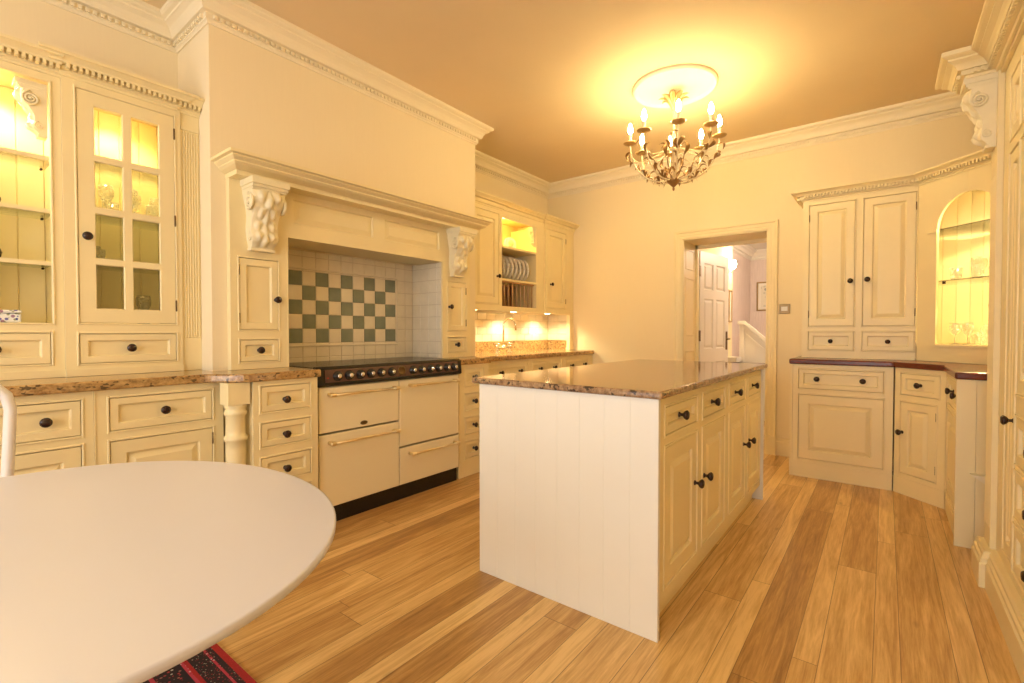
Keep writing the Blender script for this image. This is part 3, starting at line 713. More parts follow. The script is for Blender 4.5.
# ================================================================== cooking alcove surround
XM = -2.84; f = FX(XM)
SR = thing('range_surround', 'cream panelled mantel surround with carved corbels framing the cooking alcove', 'mantel', (XM, 2.09, ZT))
PY0, PY1 = 1.133, 3.055
dl = (1.179, 1.396, 1.155, 1.558); wl = (1.179, 1.396, .974, 1.097); drr = (2.790, 3.005, 1.155, 1.558); wr = (2.790, 3.005, .974, 1.097)
mb = MB(); dpt = XM - CX - .001
faceframe(mb, (PY0, OY0 - .001, ZT + .001, 2.02), [dl, wl], f, -dpt, 0); faceframe(mb, (OY1 + .001, PY1, ZT + .001, 2.02), [drr, wr], f, -dpt, 0)
fz = [(OY0 + .04, 2.065, 1.80, 1.945), (2.165, OY1 - .04, 1.80, 1.945)]
faceframe(mb, (OY0 - .001, OY1 + .001, OZ, 2.02), fz, f, -dpt, 0, bead=False)
for r_ in fz: mb.rings(r_, [(0, 0), (.006, -.012), (.012, -.012), (.04, -.004)], f)
for a, b in ((OY0 - .001, OY0 + .006), (OY1 - .006, OY1 + .001)): mb.box(a, b, ZT + .001, OZ, -.05, 0.002, f)
mb.box(OY0, OY1, OZ - .006, OZ + .001, -.30, 0.002, f)
mb.build('body', M['cream'], SR)
door(SR, f, dl, [(1.381, 1.33)], [(1.178, 1.49), (1.178, 1.22)], stile=.035, raised=False)
door(SR, f, drr, [(2.806, 1.35)], [(3.006, 1.49), (3.006, 1.22)], stile=.035, raised=False)
drawer(SR, f, wl, [(1.2875, 1.037)], stile=.024); drawer(SR, f, wr, [(2.8975, 1.037)], stile=.024)
MP = [(0.0, 1.985), (0.070, 1.985), (0.070, 2.010), (0.082, 2.014), (0.100, 2.022), (0.110, 2.030), (0.118, 2.036), (0.118, 2.044), (0.130, 2.052), (0.142, 2.056), (0.142, 2.063), (0.150, 2.066), (0.150, 2.080), (0, 2.080)]
mb = MB(); off = 0.075
mb.sweep([(CX, PY0), (XM, PY0), (XM, PY1), (CX, PY1)], [(min(o, 1) * (1.0), z) for o, z in [(o * .50, z) for o, z in MP]])
mb.sweep([(XM + .068, PY0 - .002), (XM + .068, PY1 + .002)], [(o, z) for o, z in [(0, 1.985), (.0, 2.079)] + []][:2] + [(0.001, 2.079)], caps=False) if False else None
mb = MB()
# mantel shelf: 7.5 cm overhang at the ends, 21 cm at the front
def shelfring(ov):
    return [(CX + .001, PY0 - ov[1]), (XM + ov[0], PY0 - ov[1]), (XM + ov[0], PY1 + ov[1]), (CX + .001, PY1 + ov[1])]
lv = [((.10, .003), 1.985), ((.10, .003), 2.010), ((.115, .012), 2.014), ((.150, .03), 2.024), ((.165, .04), 2.034), ((.165, .04), 2.040), ((.182, .052), 2.050), ((.190, .058), 2.056), ((.190, .058), 2.062), ((.210, .075), 2.066), ((.210, .075), 2.081)]
prev = None; first = None
for ov, z in lv:
    cur = [mb.pt((p[0], p[1], z)) for p in shelfring(ov)]
    if prev:
        for k in range(4): mb.face([prev[k], prev[(k + 1) % 4], cur[(k + 1) % 4], cur[k]])
    else: mb.face(cur)
    prev = cur
mb.face(prev); mb.build('mantel_shelf', M['cream'], SR)
corbel(SR, f, 1.292, 1.984, .185, .385, .152); corbel(SR, f, 2.880, 1.984, .185, .385, .152)

# tiled lining of the alcove, green and cream checkerboard
mb = MB(); ft = FX(AX); TP = .1003; y0c = 1.640; z0c = 1.065
mb.cm = 0; mb.box(OY0 + .007, OY1 - .007, ZT, OZ - .007, -.012, -.004, ft)
nk = 0
ys = [y0c + TP * k for k in range(-3, 13)]; zs = [z0c + TP * k for k in range(-2, 8)]
for i in range(len(ys) - 1):
    for j in range(len(zs) - 1):
        a = max(ys[i], OY0 + .008); b = min(ys[i + 1], OY1 - .008); c = max(zs[j], ZT); d = min(zs[j + 1], OZ - .008)
        if b - a < .01 or d - c < .01: continue
        ci, rj = i - 3, j - 2
        ins = (0 <= ci < 9 and 0 <= rj < 5)
        mb.cm = 2 if (ins and (ci + rj) % 2 == 0) else 1
        mb.rings((a + .0012, b - .0012, c + .0012, d - .0012), [(0, -.004), (.0006, -.0012), (.003, 0)], ft)
# raised border strip round the checkerboard
mb.cm = 1
for (a, b, c, d) in ((y0c - .02, y0c + 9 * TP + .02, z0c - .028, z0c - .010), (y0c - .02, y0c + 9 * TP + .02, z0c + 5 * TP + .010, z0c + 5 * TP + .024), (y0c + 9 * TP + .006, y0c + 9 * TP + .018, z0c - .01, z0c + 5 * TP + .01)):
    mb.rings((a, b, c, d), [(0, -.002), (.001, .006), (.005, .009)], ft)
# side walls of tile
for (yy, nx) in ((OY1 - .007, -1), (OY0 + .007, 1)):
    fs_ = Frame((0, yy, 0), (1 if nx < 0 else -1, 0, 0), (0, nx, 0))
    sgn = 1 if nx < 0 else -1
    mb.cm = 0; mb.box(sgn * AX, sgn * (XM - .012), ZT, OZ - .008, -.003, 0.002, fs_) if sgn > 0 else mb.box(-(XM - .012), -AX, ZT, OZ - .008, -.003, .002, fs_)
    mb.cm = 1
    x = AX
    while x < XM - .02:
        x1 = min(x + TP, XM - .014)
        for z in zs[:-1]:
            c = max(z, ZT); d = min(z + TP, OZ - .009)
            if d - c < .01: continue
            a, b = (x, x1) if sgn > 0 else (-x1, -x)
            mb.rings((a + .0012, b - .0012, c + .0012, d - .0012), [(0, .001), (.0006, .0045), (.003, .006)], fs_)
        x = x1
struct('wall_alcove_tiles', mb, [M['grout'], M['tile'], M['tileg']])

# ================================================================== range cooker
XR = -2.58; f = FX(XR); RY0, RY1 = 1.497, 2.652
RG = thing('range_cooker', 'cream and black range cooker with four doors and brass rails', 'range cooker', (XR - .3, 2.075, 0))
mb = MB(); mb.box(RY0 + .004, RY1 - .004, .07, .905, -.60, -.045, f); mb.build('body', M['black'], RG)
mb = MB(); mb.box(RY0 + .01, RY1 - .01, 0, .098, -.56, -.020, f); mb.build('plinth', M['black'], RG)
mb = MB(); mb.box(RY0 - .010, RY1 + .012, .905, .934, -.60, -.01, f)
for (cx_, cy_) in ((-.2, 1.68), (-.42, 1.68), (-.3, 2.0), (-.2, 2.45), (-.42, 2.45)):
    pass
mb.build('hob', M['black'], RG, bevel=.006)
mb = MB(); mb.prism([(-.045, .820), (.012, .822), (.018, .830), (.010, .925), (-.010, .938), (-.045, .938)], Frame((XR, RY0, 0), (1, 0, 0), (0, 1, 0)), -.010, RY1 - RY0 + .012)
mb.build('control_panel', M['black'], RG, bevel=.004)
mb = MB(); tilt = Frame((XR + .0185, 0, 0), (0, 1, 0), (1, 0, -0.0)); mb.hexa([(XR + .0185, RY0 + .03, .845), (XR + .0185, RY1 - .03, .845), (XR + .0125, RY1 - .03, .920), (XR + .0125, RY0 + .03, .920), (XR + .0195, RY0 + .03, .845), (XR + .0195, RY1 - .03, .845), (XR + .0135, RY1 - .03, .920), (XR + .0135, RY0 + .03, .920)])
mb.build('fascia', M['panelm'], RG)
kd = Vector((1, 0, .08)).normalized()
for ky in (1.607, 1.686, 1.765, 1.842, 1.920, 2.003, 2.183, 2.263, 2.343, 2.422, 2.506, 2.582):
    c = Vector((XR + .016, ky, .880)); mb = MB()
    mb.lathe([(0.030, 0), (0.030, .004), (0.026, .006), (0.024, .020), (0.020, .024), (0.0, .025)], c, kd, 20)
    k_ = mb.build('control_knob', M['black'], RG)
    mb = MB(); mb.lathe([(0.0, .0245), (0.013, .0245), (0.014, .028), (0.010, .033), (0, .035)], c, kd, 14); mb.build('knob_cap', M['chrome'], k_)
mb = MB(); c = Vector((XR + .0165, 2.088, .882)); mb.lathe([(0.032, 0), (0.032, .003), (0.026, .006), (0.022, .004), (0, .004)], c, kd, 24); mb.build('clock', M['hinge'], RG)
mb = MB(); mb.lathe([(0.005, 0), (0.004, .004), (0, .005)], (XR + .018, 1.545, .872), kd, 8); mb.build('indicator_light', M['led'], RG)
YM = 2.079
for (a, b, c, d, hz, u0, u1) in ((RY0 + .002, YM - .003, .548, .817, .772, 1.545, 2.050), (RY0 + .002, YM - .003, .104, .537, .487, 1.545, 2.050), (YM + .003, RY1 - .002, .366, .817, .777, 2.150, 2.615), (YM + .003, RY1 - .002, .104, .354, .306, 2.150, 2.615)):
    mb = MB(); mb.rings((a, b, c, d), [(0, -.045), (0, -.004), (.004, 0)], f); dq = mb.build('oven_door', M['enamel'], RG)
    mb = MB(); mb.tube([f(u0, hz, .042), f(u1, hz, .042)], .0085, 10)
    for uu in (u0 + .018, u1 - .018):
        mb.tube([f(uu, hz, 0.0), f(uu, hz, .042)], [.013, .009], 10); mb.lathe([(0.012, -.016), (0.0135, -.012), (0.0135, .012), (0.012, .016)], f(uu, hz, .042), (0, 1, 0), 12)
    mb.build('rail_handle', M['brass'], dq)
    if c > .5 and a < 2: 
        mb = MB(); mb.lathe([(0.013, 0), (0.013, .003), (0.010, .005), (0, .005)], f(1.800, .574, 0), (1, 0, 0), 20, sx=2.0); mb.build('badge', M['hinge'], dq)

# ================================================================== far left: base run, wall units, sink
XS2 = -2.60; f = FX(XS2)
V1 = thing('drawer_cabinet', 'cream four-drawer cabinet right of the range', 'cabinet', (XS2 - .28, 2.84, 0))
o4 = [(2.745, 2.955, .715, .850), (2.745, 2.955, .525, .655), (2.745, 2.955, .335, .465), (2.745, 2.955, .145, .275)]
mb = MB(); faceframe(mb, (2.672, 3.02, .10, .886), o4, f); mb.box(2.672, 3.02, .10, .886, -.275, -.021, f); mb.build('body', M['cream'], V1)
for r_ in o4: drawer(V1, f, r_, [(2.85, (r_[2] + r_[3]) / 2)])
mb = MB(); mb.box(2.672, 3.02, 0, .098, -.03, -.004, f); mb.build('plinth', M['cream'], V1)
f = FX(XF)
for (a, b, kk, lb) in ((3.025, 3.76, (3.324, 3.608), 'left under the sink mixer'), (3.765, 4.37, (3.938, 4.203), 'in the middle of the run'), (4.375, 5.016, (4.546, 4.831), 'against the back wall')):
    V = thing('base_cabinet', 'cream base cabinet behind the island, %s' % lb, 'cabinet', (XF - .28, (a + b) / 2, 0))
    m_ = (a + b) / 2; oo = [(a + .04, b - .04, .70, .848), (a + .04, m_ - .004, .14, .654), (m_ + .004, b - .04, .14, .654)]
    mb = MB(); faceframe(mb, (a, b, .10, .886), oo, f); mb.box(max(a, CY1 + .003), b, .10, .886, -.60, -.021, f); mb.build('body', M['cream'], V)
    drawer(V, f, oo[0], [(q, .777) for q in kk]); door(V, f, oo[1], [(m_ - .03, .56)]); door(V, f, oo[2], [(m_ + .03, .56)]); plinth(V, f, a, b)
poly = [(CX + .001, 2.662), (-2.575, 2.662), (-2.575, 3.02)]
for k in range(1, 7):
    a = k / 6; s_ = a * a * (3 - 2 * a); poly.append((-2.575 - .11 * s_, 3.02 + .10 * a))
poly += [(-2.685, WB - .003), (WL + .003, WB - .003), (WL + .003, CY1 + .003), (CX + .001, CY1 + .003)]
wt = slab('worktop', poly, .8865, ZT, M['granite'], 'golden brown granite worktop right of the range with the sink mixer on it')
mb = MB(); mb.box(WL + .002, WL + .022, CY1 + .003, WB - .003, ZT + .0005, 1.040); mb.box(WL + .022, -2.99, WB - .022, WB - .003, ZT + .0005, 1.040); mb.build('upstand', M['granite'], wt)
# white metro tiles above the upstand
mb = MB(); fw = FX(WL + .001); mb.cm = 0; mb.box(CY1, WB, 1.041, 1.345, 0, .004, fw)
mb.cm = 1
for j in range(4):
    z = 1.042 + j * .0765; y = CY1 + (.075 if j % 2 else 0)
    while y < WB - .01:
        y1 = min(y + .150, WB - .002); mb.rings((y + .001, y1 - .001, z + .001, z + .0755), [(0, .003), (.001, .007), (.003, .009)], fw); y = y1
fb2 = FB(WB - .001)
for j in range(4):
    z = 1.042 + j * .0765; x = WL + .01
    while x < -3.0:
        x1 = min(x + .150, -2.99); mb.rings((x + .001, x1 - .001, z + .001, z + .0755), [(0, .0), (.001, .005), (.003, .007)], fb2); x = x1
struct('wall_splashback_tiles', mb, [M['grout'], M['tile']])

# wall units
XW = -2.97; f = FX(XW); dep = XW - WL - .012; WZ0, WZ1 = 1.37, 2.34
W1 = thing('hanging_cabinet', 'cream single-door wall cabinet between the chimney breast and plate rack', 'cabinet', (XW - .17, 3.4, WZ0))
dW = (3.235, 3.605, 1.415, 2.285)
mb = MB(); faceframe(mb, (CY1 + .002, 3.635, WZ0, WZ1), [dW], f); mb.box(CY1 + .002, 3.635, WZ0, WZ1, -dep, -.021, f); mb.box(CY1 + .002, 3.636, WZ0 - .022, WZ0, -.03, .012, f); mb.build('body', M['cream'], W1)
door(W1, f, dW, [(3.582, 1.682)], [(3.234, 2.2), (3.234, 1.5)])
cab_cornice(W1, [(XW, CY1 + .002), (XW, 3.656), (XW - .02, 3.656)], 2.325, 2.412, .088, dent=False)
W2 = thing('plate_rack_cabinet', 'cream wall unit with a lit niche over a two-tier plate rack', 'cabinet', (XW - .17, 4.0, WZ0))
op1 = (3.665, 4.252, 1.995, 2.262); op2 = (3.665, 4.252, 1.672, 1.975); op3 = (3.665, 4.252, 1.398, 1.652)
mb = MB(); faceframe(mb, (3.637, 4.400, WZ0, WZ1), [op1, op2, op3], f, -.02, -.008, bead=False)
shell(mb, f, 3.638, 4.399, WZ0, WZ1, dep, .018); mb.box(3.656, 4.381, 1.976, 1.994, -dep, -.02, f); mb.box(3.656, 4.381, 1.653, 1.671, -dep, -.02, f)
mb.box(4.253, 4.381, WZ0 + .018, 2.262, -dep + .012, -.021, f)
mb.box(3.637, 4.400, WZ0 - .022, WZ0, -.03, .004, f); mb.build('body', M['cream'], W2)
mb = MB(); mb.box(3.657, 4.252, 1.3885, 1.652, -dep + .013, -dep + .018, f); mb.box(3.657, 4.252, 1.6715, 1.9755, -dep + .013, -dep + .018, f); mb.build('rack_back', M['rackback'], W2)
for zz in ((1.672, 1.976), (1.389, 1.653)):
    for ww in ((-.30,) if zz[0] > 1.6 else (-.05, -.30)):
        mb = MB()
        for q in (zz[0], zz[1] - .014): mb.box(3.657, 4.252, q, q + .014, ww - .01, ww + .01, f)
        for k in range(9): mb.tube([f(3.681 + k * .068, zz[0], ww), f(3.681 + k * .068, zz[1], ww)], .007, 6)
        mb.build('dowel_rack', M['oak'], W2)
corbel(W2, Frame((XW - .04, 4.252, 0), (1, 0, 0), (0, -1, 0)), 0.0, 2.26, .055, .20, .075)
cab_cornice(W2, [(XW - .018, 3.690), (XW - .018, 4.37)], 2.325, 2.412, .088, dent=False)
W3 = thing('hanging_cabinet', 'cream single-door wall cabinet at the right end beside the back wall', 'cabinet', (XW - .17, 4.7, WZ0))
dW = (4.440, 4.840, 1.415, 2.285)
mb = MB(); faceframe(mb, (4.401, 4.935, WZ0, WZ1), [dW], f); mb.box(4.401, 4.935, WZ0, WZ1, -dep, -.021, f); mb.box(4.400, 4.935, WZ0 - .022, WZ0, -.03, .012, f); mb.build('body', M['cream'], W3)
door(W3, f, dW, [(4.517, 1.676)], [(4.841, 2.2), (4.841, 1.5)])
mb = MB(); mb.box(4.936, WB - .002, ZT + .0015, WZ1, -.045, 0, f); mb.box(4.925, WB - .002, ZT + .0015, ZT + .03, -.05, .008, f); mb.build('end_pilaster', M['cream'], W3)
cab_cornice(W3, [(XW - .02, 4.402), (XW, 4.402), (XW, WB - .003)], 2.325, 2.412, .088, dent=False)
# lamps under the wall units
for y in (3.42, 4.05, 4.70):
    mb = MB(); c = (XW - .16, y, WZ0 - .001); mb.lathe([(0, 0), (0.032, 0), (0.032, -.014), (0, -.014)], c, (0, 0, 1), 18)
    tag(mb.build('under_cabinet_lamp', M['lampg'], loc=c), {3.42: 'lit round lamp under the wall cabinet above the mixer tap', 4.05: 'lit round lamp under the plate rack cabinet', 4.70: 'lit round lamp under the end wall cabinet near the back wall'}[y], 'lamp', 'under cabinet lamps')
# plates in the rack
pl0 = None
for k in range(8):
    y = 3.715 + k * .068
    if pl0 is None:
        r0 = thing('plate', '', 'plate', (0, 0, 0), 'plates in the rack')
        mb = MB(); mb.lathe([(0, 0), (0.075, 0), (0.085, .008), (0.085, .011), (0.074, .004), (0, .004)], (0, 0, 0), (0, -1, 0), 28); mb.build('plate_well', M['china'], r0)
        mb = MB(); mb.lathe([(0.085, .008), (0.130, .018), (0.130, .021), (0.085, .011)], (0, 0, 0), (0, -1, 0), 32, cap=False); mb.build('plate_rim', M['rimb'], r0)
        pl0 = r0; r = r0
    else:
        r = pl0.copy(); COL.objects.link(r)
        for ch in list(pl0.children): q = ch.copy(); COL.objects.link(q); q.parent = r
    r.location = (XW - .175, y, 1.804)
    r['label'] = 'white dinner plate with a patterned rim standing in the plate rack'
# ornament in the lit niche
t = thing('niche_ornament', 'small white arched ornament in the lit niche over the plates', 'ornament', (XW - .20, 4.02, 1.995))
pts = [(-.075, 0), (.075, 0), (.075, .09)] + [(.075 * math.cos(a), .09 + .06 * math.sin(a)) for a in [PI * k / 10 for k in range(1, 10)]] + [(-.075, .09)]
mb = MB(); mb.prism(pts, Frame((XW - .20, 4.02, 1.995), (.25, 1, 0), (1, -.25, 0)), 0, .03); mb.build('arched_body', M['china'], t, bevel=.005)
mb = MB(); mb.lathe([(0.035, .031), (0.035, .036), (0.03, .038), (0, .038)], Frame((XW - .20, 4.02, 1.995), (.25, 1, 0), (1, -.25, 0))(0, .085, 0), (1, -.25, 0), 20); mb.build('round_face', M['tin'], t)
# mixer tap
tp = thing('mixer_tap', 'chrome bridge mixer tap with a tall swan neck spout on the far worktop', 'tap', (-3.15, 3.90, ZT))
mb = MB(); x, y = -3.15, 3.90
for dy in (-.10, .10): mb.lathe([(0.026, 0), (0.026, .008), (0.014, .014), (0.012, .05), (0.018, .055), (0.018, .075), (0.010, .08), (0, .082)], (x, y + dy, ZT + .0005), (0, 0, 1), 14)
mb.tube([(x, y - .10, ZT + .05), (x, y + .10, ZT + .05)], .011, 10); mb.lathe([(0.014, .03), (0.020, .045), (0.020, .065), (0.012, .075)], (x, y, ZT), (0, 0, 1), 14); mb.build('bridge_body', M['chrome'], tp)
mb = MB(); pts = [(x, y, ZT + .07), (x, y, ZT + .29)]
for k in range(1, 10):
    a = PI * k / 9; pts.append((x + .065 * (1 - math.cos(a)), y + .02 * (1 - math.cos(a)), ZT + .29 + .06 * math.sin(a)))
pts.append((x + .13, y + .04, ZT + .23)); mb.tube(pts, .010, 10); mb.build('spout', M['chrome'], tp)
for dy in (-.10, .10):
    mb = MB()
    for a in (0, PI / 2): mb.tube([(x + .035 * math.cos(a), y + dy + .035 * math.sin(a), ZT + .092), (x - .035 * math.cos(a), y + dy - .035 * math.sin(a), ZT + .092)], .007, 8)
    mb.lathe([(0.012, .08), (0.012, .10), (0, .104)], (x, y + dy, ZT), (0, 0, 1), 12); mb.build('cross_handle', M['chrome'], tp)

# ================================================================== island
IY0, IY1, IX0, IX1 = 1.700, 3.625, -1.520, -0.665
IS = thing('kitchen_island', 'cream kitchen island with a boarded white end, drawers and doors', 'island', ((IX0 + IX1) / 2, 2.65, 0))
f = FX(IX1)
per = [(1.808, 2.207), (2.289, 2.673), (2.769, 3.139), (3.222, 3.575)]
ops = []
for a, b in per: ops += [(a, b, .742, .852), (a, b, .152, .695)]
mb = MB(); faceframe(mb, (IY0 + .022, IY1 - .022, .10, .896), ops, f); mb.box(IY0 + .022, IY1 - .022, .10, .896, IX0 - IX1, -.021, f); mb.box(IX0 + .03, IX1 - .045, IY0 + .03, IY1 - .03, 0, .10); mb.build('body', M['cream'], IS)
for k, (a, b) in enumerate(per):
    drawer(IS, f, (a, b, .742, .852), [((a + b) / 2, .797)], stile=.03, ks=1.0)
    door(IS, f, (a, b, .152, .695), [((b - .028) if k % 2 == 0 else (a + .028), .47)], [], stile=.06, ks=1.0)
for y0, y1 in ((IY0, IY0 + .021), (IY1 - .021, IY1)):
    mb = MB(); n = 8; wdt = (IX1 + .017 - IX0) / n
    for k in range(n):
        x0 = IX0 + k * wdt; fe = FB(y0) if y0 == IY0 else Frame((0, y1, 0), (-1, 0, 0), (0, 1, 0))
        mb.box(x0, x0 + wdt, y0 + .0015, y1 - .0015, 0, .896)
        if y0 == IY0: mb.rings((x0 + (.0004 if k else 0), x0 + wdt - (.0004 if k < n - 1 else 0), 0, .896), [(0, -.0015), (.0012, 0)], fe)
    mb.build('end_panel', M['whitew'], IS)
slab('island_worktop', [(-1.553, 1.680), (-.630, 1.680), (-.630, 3.640), (-1.553, 3.640)], .897, .926, M['granite_i'], 'brown speckled polished granite worktop on the kitchen island', bevel=.009)

# ================================================================== back right: sideboard, corner and end panel
f = FB(4.39)
G1 = thing('sideboard_cabinet', 'cream base cabinet with a two-knob drawer over a large fixed panel on the back wall', 'cabinet', (-.25, 4.7, 0))
oo = [(-.540, -.008, .700, .850), (-.540, -.006, .145, .651)]
mb = MB(); faceframe(mb, (-.579, .048, .115, .889), oo, f); mb.box(-.579, .048, .115, .889, -.625, -.021, f); mb.build('body', M['cream'], G1)
drawer(G1, f, oo[0], [(-.418, .777), (-.130, .777)]); door(G1, f, oo[1], stile=.065)
mb = MB(); mb.box(-.579, .048, 0, .108, -.60, .002, f); mb.box(-.582, .048, .108, .115, -.60, .006, f); mb.box(-.60, -.581, 0, .889, -.625, 0, f); mb.build('plinth', M['cream'], G1)
c0 = Vector((.055, 4.39, 0)); fa = Frame(c0, (1, -1, 0), (-1, -1, 0)); SQ = math.sqrt(.5); AL = .362
G2 = thing('corner_cabinet', 'cream angled corner base cabinet with one drawer over a narrow door', 'cabinet', (.30, 4.45, 0))
oo = [(.046, .316, .703, .852), (.046, .300, .150, .653)]
mb = MB(); faceframe(mb, (.002, AL, .115, .889), oo, fa); 
e = c0 + Vector((SQ, -SQ, 0)) * AL
mb.prism([(c0.x + .004, c0.y + .02), (e.x + .0, e.y + .032), (WR - .01, e.y + .032), (WR - .01, WB - .01), (c0.x + .004, WB - .01)], Frame((0, 0, 0), (1, 0, 0), (0, 0, 1)), 0, 0) if False else None
P5 = [(c0.x + .004, c0.y + .03), (e.x, e.y + .03), (WR - .004, e.y + .03), (WR - .004, WB - .004), (c0.x + .004, WB - .004)]
def vprism(mb, poly, z0, z1):
    a = [mb.pt((p[0], p[1], z0)) for p in poly]; b = [mb.pt((p[0], p[1], z1)) for p in poly]; n = len(poly); mb.face(a[::-1]); mb.face(b)
    for k in range(n): mb.face([a[k], a[(k + 1) % n], b[(k + 1) % n], b[k]])
vprism(mb, P5, .115, .889); mb.build('body', M['cream'], G2)
drawer(G2, fa, oo[0], [(.181, .777)]); door(G2, fa, oo[1], [(.062, .437)], [(.302, .58), (.302, .23)], stile=.05)
mb = MB(); mb.box(.0, AL, 0, .108, -.03, .002, fa); mb.box(.0, AL, .108, .115, -.03, .006, fa); mb.build('plinth', M['cream'], G2)
XG = e.x + .004; f = FR(XG); Y0g = e.y + .02; Y1g = 3.492
G3 = thing('side_cabinet', 'cream base cabinet seen edge-on between the corner cabinet and the white end panel', 'cabinet', (XG + .3, 3.8, 0))
oo = [(-(Y0g - .07), -(Y1g + .05), .70, .85), (-(Y0g - .07), -(Y1g + .05), .15, .651)]
mb = MB(); faceframe(mb, (-Y0g + .022, -Y1g, .115, .889), oo, f); mb.box(-Y0g + .03, -Y1g, .115, .889, -(WR - XG) + .01, -.021, f); mb.build('body', M['cream'], G3)
drawer(G3, f, oo[0], [(-3.90, .785), (-3.63, .785)]); door(G3, f, oo[1], stile=.06)
mb = MB(); mb.box(-Y0g + .022, -Y1g, 0, .108, -.03, .002, f); mb.box(-Y0g + .022, -Y1g, .108, .115, -.03, .005, f); mb.build('plinth', M['cream'], G3)
mb = MB(); mb.box(XG - .014, .378, 3.464, 3.490, 0, .889); mb.box(.3795, .47, 3.467, 3.490, 0, .889); o = mb.build('end_panel', M['cream'], G3)
mb = MB(); fp = FB(3.464); mb.prism([(.355, .400), (.43, .400), (.43, .335), (.405, .365), (.368, .390)], fp, 0, .045); mb.build('bracket_ledge', M['plaster'], G3)
wt = slab('sideboard_worktop', [(-.605, WB - .003), (-.605, 4.365), (.045, 4.365), (.293, 4.117), (.293, 3.450), (.60, 3.450), (.60, 3.9), (WR - .004, 3.9), (WR - .004, WB - .003)], .890, ZT, M['mahog'], 'dark polished mahogany worktop wrapping the far right corner', bevel=.010)

# upper dresser
YU = 4.67; f = FB(YU); dep = WB - YU - .004
H1 = thing('dresser_cabinet', 'cream two-door dresser top with two small drawers on the mahogany worktop', 'cabinet', (-.2, 4.85, ZT))
dA = (-.509, -.200, 1.192, 2.185); dB = (-.146, .170, 1.192, 2.185); wA = (-.509, -.200, .998, 1.142); wB = (-.146, .168, .998, 1.142)
mb = MB(); faceframe(mb, (-.556, .178, ZT + .001, 2.235), [dA, dB, wA, wB], f); mb.box(-.556, .178, ZT + .001, 2.235, -dep, -.021, f); mb.build('body', M['cream'], H1)
door(H1, f, dA, [(-.226, 1.547)], [(-.510, 2.08), (-.510, 1.29)], stile=.052); door(H1, f, dB, [(-.118, 1.552)], [(.171, 2.08), (.171, 1.29)], stile=.052)
drawer(H1, f, wA, [(-.354, 1.068)], ks=.85); drawer(H1, f, wB, [(.012, 1.068)], ks=.85)
cab_cornice(H1, [(-.556, WB - .004), (-.556, YU), (.179, YU)], 2.222, 2.303, .078)
c0 = Vector((.180, YU, 0)); fa = Frame(c0, (1, -1, 0), (-1, -1, 0)); AL = .80
H2 = thing('arched_niche_cabinet', 'cream angled corner dresser with a glowing arched niche', 'cabinet', (.6, 4.6, ZT))
mb = MB(); a0, a1, zb, zs, rise = .140, .545, 1.055, 1.865, .222
uc = (a0 + a1) / 2; R = (a1 - a0) / 2
arch = [(uc + R * math.cos(PI - PI * k / 24), zs + rise * math.sin(PI * k / 24)) for k in range(25)]
# face board with the arched opening
mb.box(0.002, a0, ZT + .001, 2.235, -.02, 0, fa); mb.box(a1, AL, ZT + .001, 2.235, -.02, 0, fa); mb.box(a0, a1, ZT + .001, zb, -.02, 0, fa)
for k in range(24):
    (x0, z0), (x1, z1) = arch[k], arch[k + 1]
    for w0 in (0, -.02):
        mb.face([mb.pt(fa(x0, z0, w0)), mb.pt(fa(x1, z1, w0)), mb.pt(fa(x1, 2.235, w0)), mb.pt(fa(x0, 2.235, w0))])
    mb.face([mb.pt(fa(x0, z0, 0)), mb.pt(fa(x1, z1, 0)), mb.pt(fa(x1, z1, -.02)), mb.pt(fa(x0, z0, -.02))])
mb.box(.075, a0 + .005, 1.852, 1.868, 0, .012, fa)
mb.box(.070, a1 + .06, zb - .020, zb - .008, 0, .010, fa); mb.box(uc - .0015, uc + .0015, zs + rise + .004, 2.225, 0, .0015, fa)
mb.build('body', M['cream'], H2)
# niche lining: floor, top, angled back
mb = MB()
Q = [fa(-.0, 0, -.022), fa(AL, 0, -.022), Vector((WR - .006, fa(AL, 0, -.022).y, 0)), Vector((WR - .006, WB - .006, 0)), Vector((.182, WB - .006, 0))]
for z0, z1 in ((zb - .025, zb - .001), (2.20, 2.225)):
    vprism(mb, [(q.x, q.y) for q in Q], z0, z1)
# tongue-and-groove back
bk = [(.182, WB - .02), (.50, WB - .03), (.70, WB - .10), (.86, WB - .26), (.93, WB - .5), (.935, fa(AL, 0, -.02).y)]
for (p, q) in zip(bk[:-1], bk[1:]):
    d = Vector((q[0] - p[0], q[1] - p[1], 0)); fq = Frame((p[0], p[1], 0), d, (-(-d.y) if False else d.y * -1 * -1 if False else d.y, -d.x, 0))
    n = max(1, round(d.length / .08)); pp = d.length / n
    for k in range(n): mb.rings((k * pp, (k + 1) * pp, zb, 2.2), [(0, 0), (.003, .005)], fq)
mb.build('niche_lining', M['cream_in'], H2)
mb = MB(); sh = [fa(.06, 0, -.03), fa(AL - .05, 0, -.03), Vector((.90, 4.25, 0)), Vector((.80, 4.80, 0)), Vector((.60, 4.93, 0)), Vector((.26, 4.97, 0))]
vprism(mb, [(q.x, q.y) for q in sh], 1.500, 1.509); mb.build('glass_shelf', M['shelfg'], H2)
mb = MB(); vprism(mb, [(q.x, q.y) for q in sh], 1.868, 1.877); mb.build('glass_shelf', M['shelfg'], H2)
mb = MB(); mb.lathe([(0.0, 0), (0.010, 0), (0.010, .02), (0, .02)], fa(a0 + .03, 1.482, -.03), (0, 0, 1), 10); mb.build('shelf_support', M['knob'], H2)
cab_cornice(H2, [(c0.x - .001, c0.y), tuple(fa(AL, 0, 0))[:2]], 2.222, 2.303, .078)
mb = MB(); lc = fa(uc + .05, 0, -.20); mb.lathe([(0, 0), (0.03, 0), (0.03, -.014), (0, -.014)], (lc.x, lc.y, 2.199), (0, 0, 1), 16); mb.build('lamp', M['lampg'], H2)
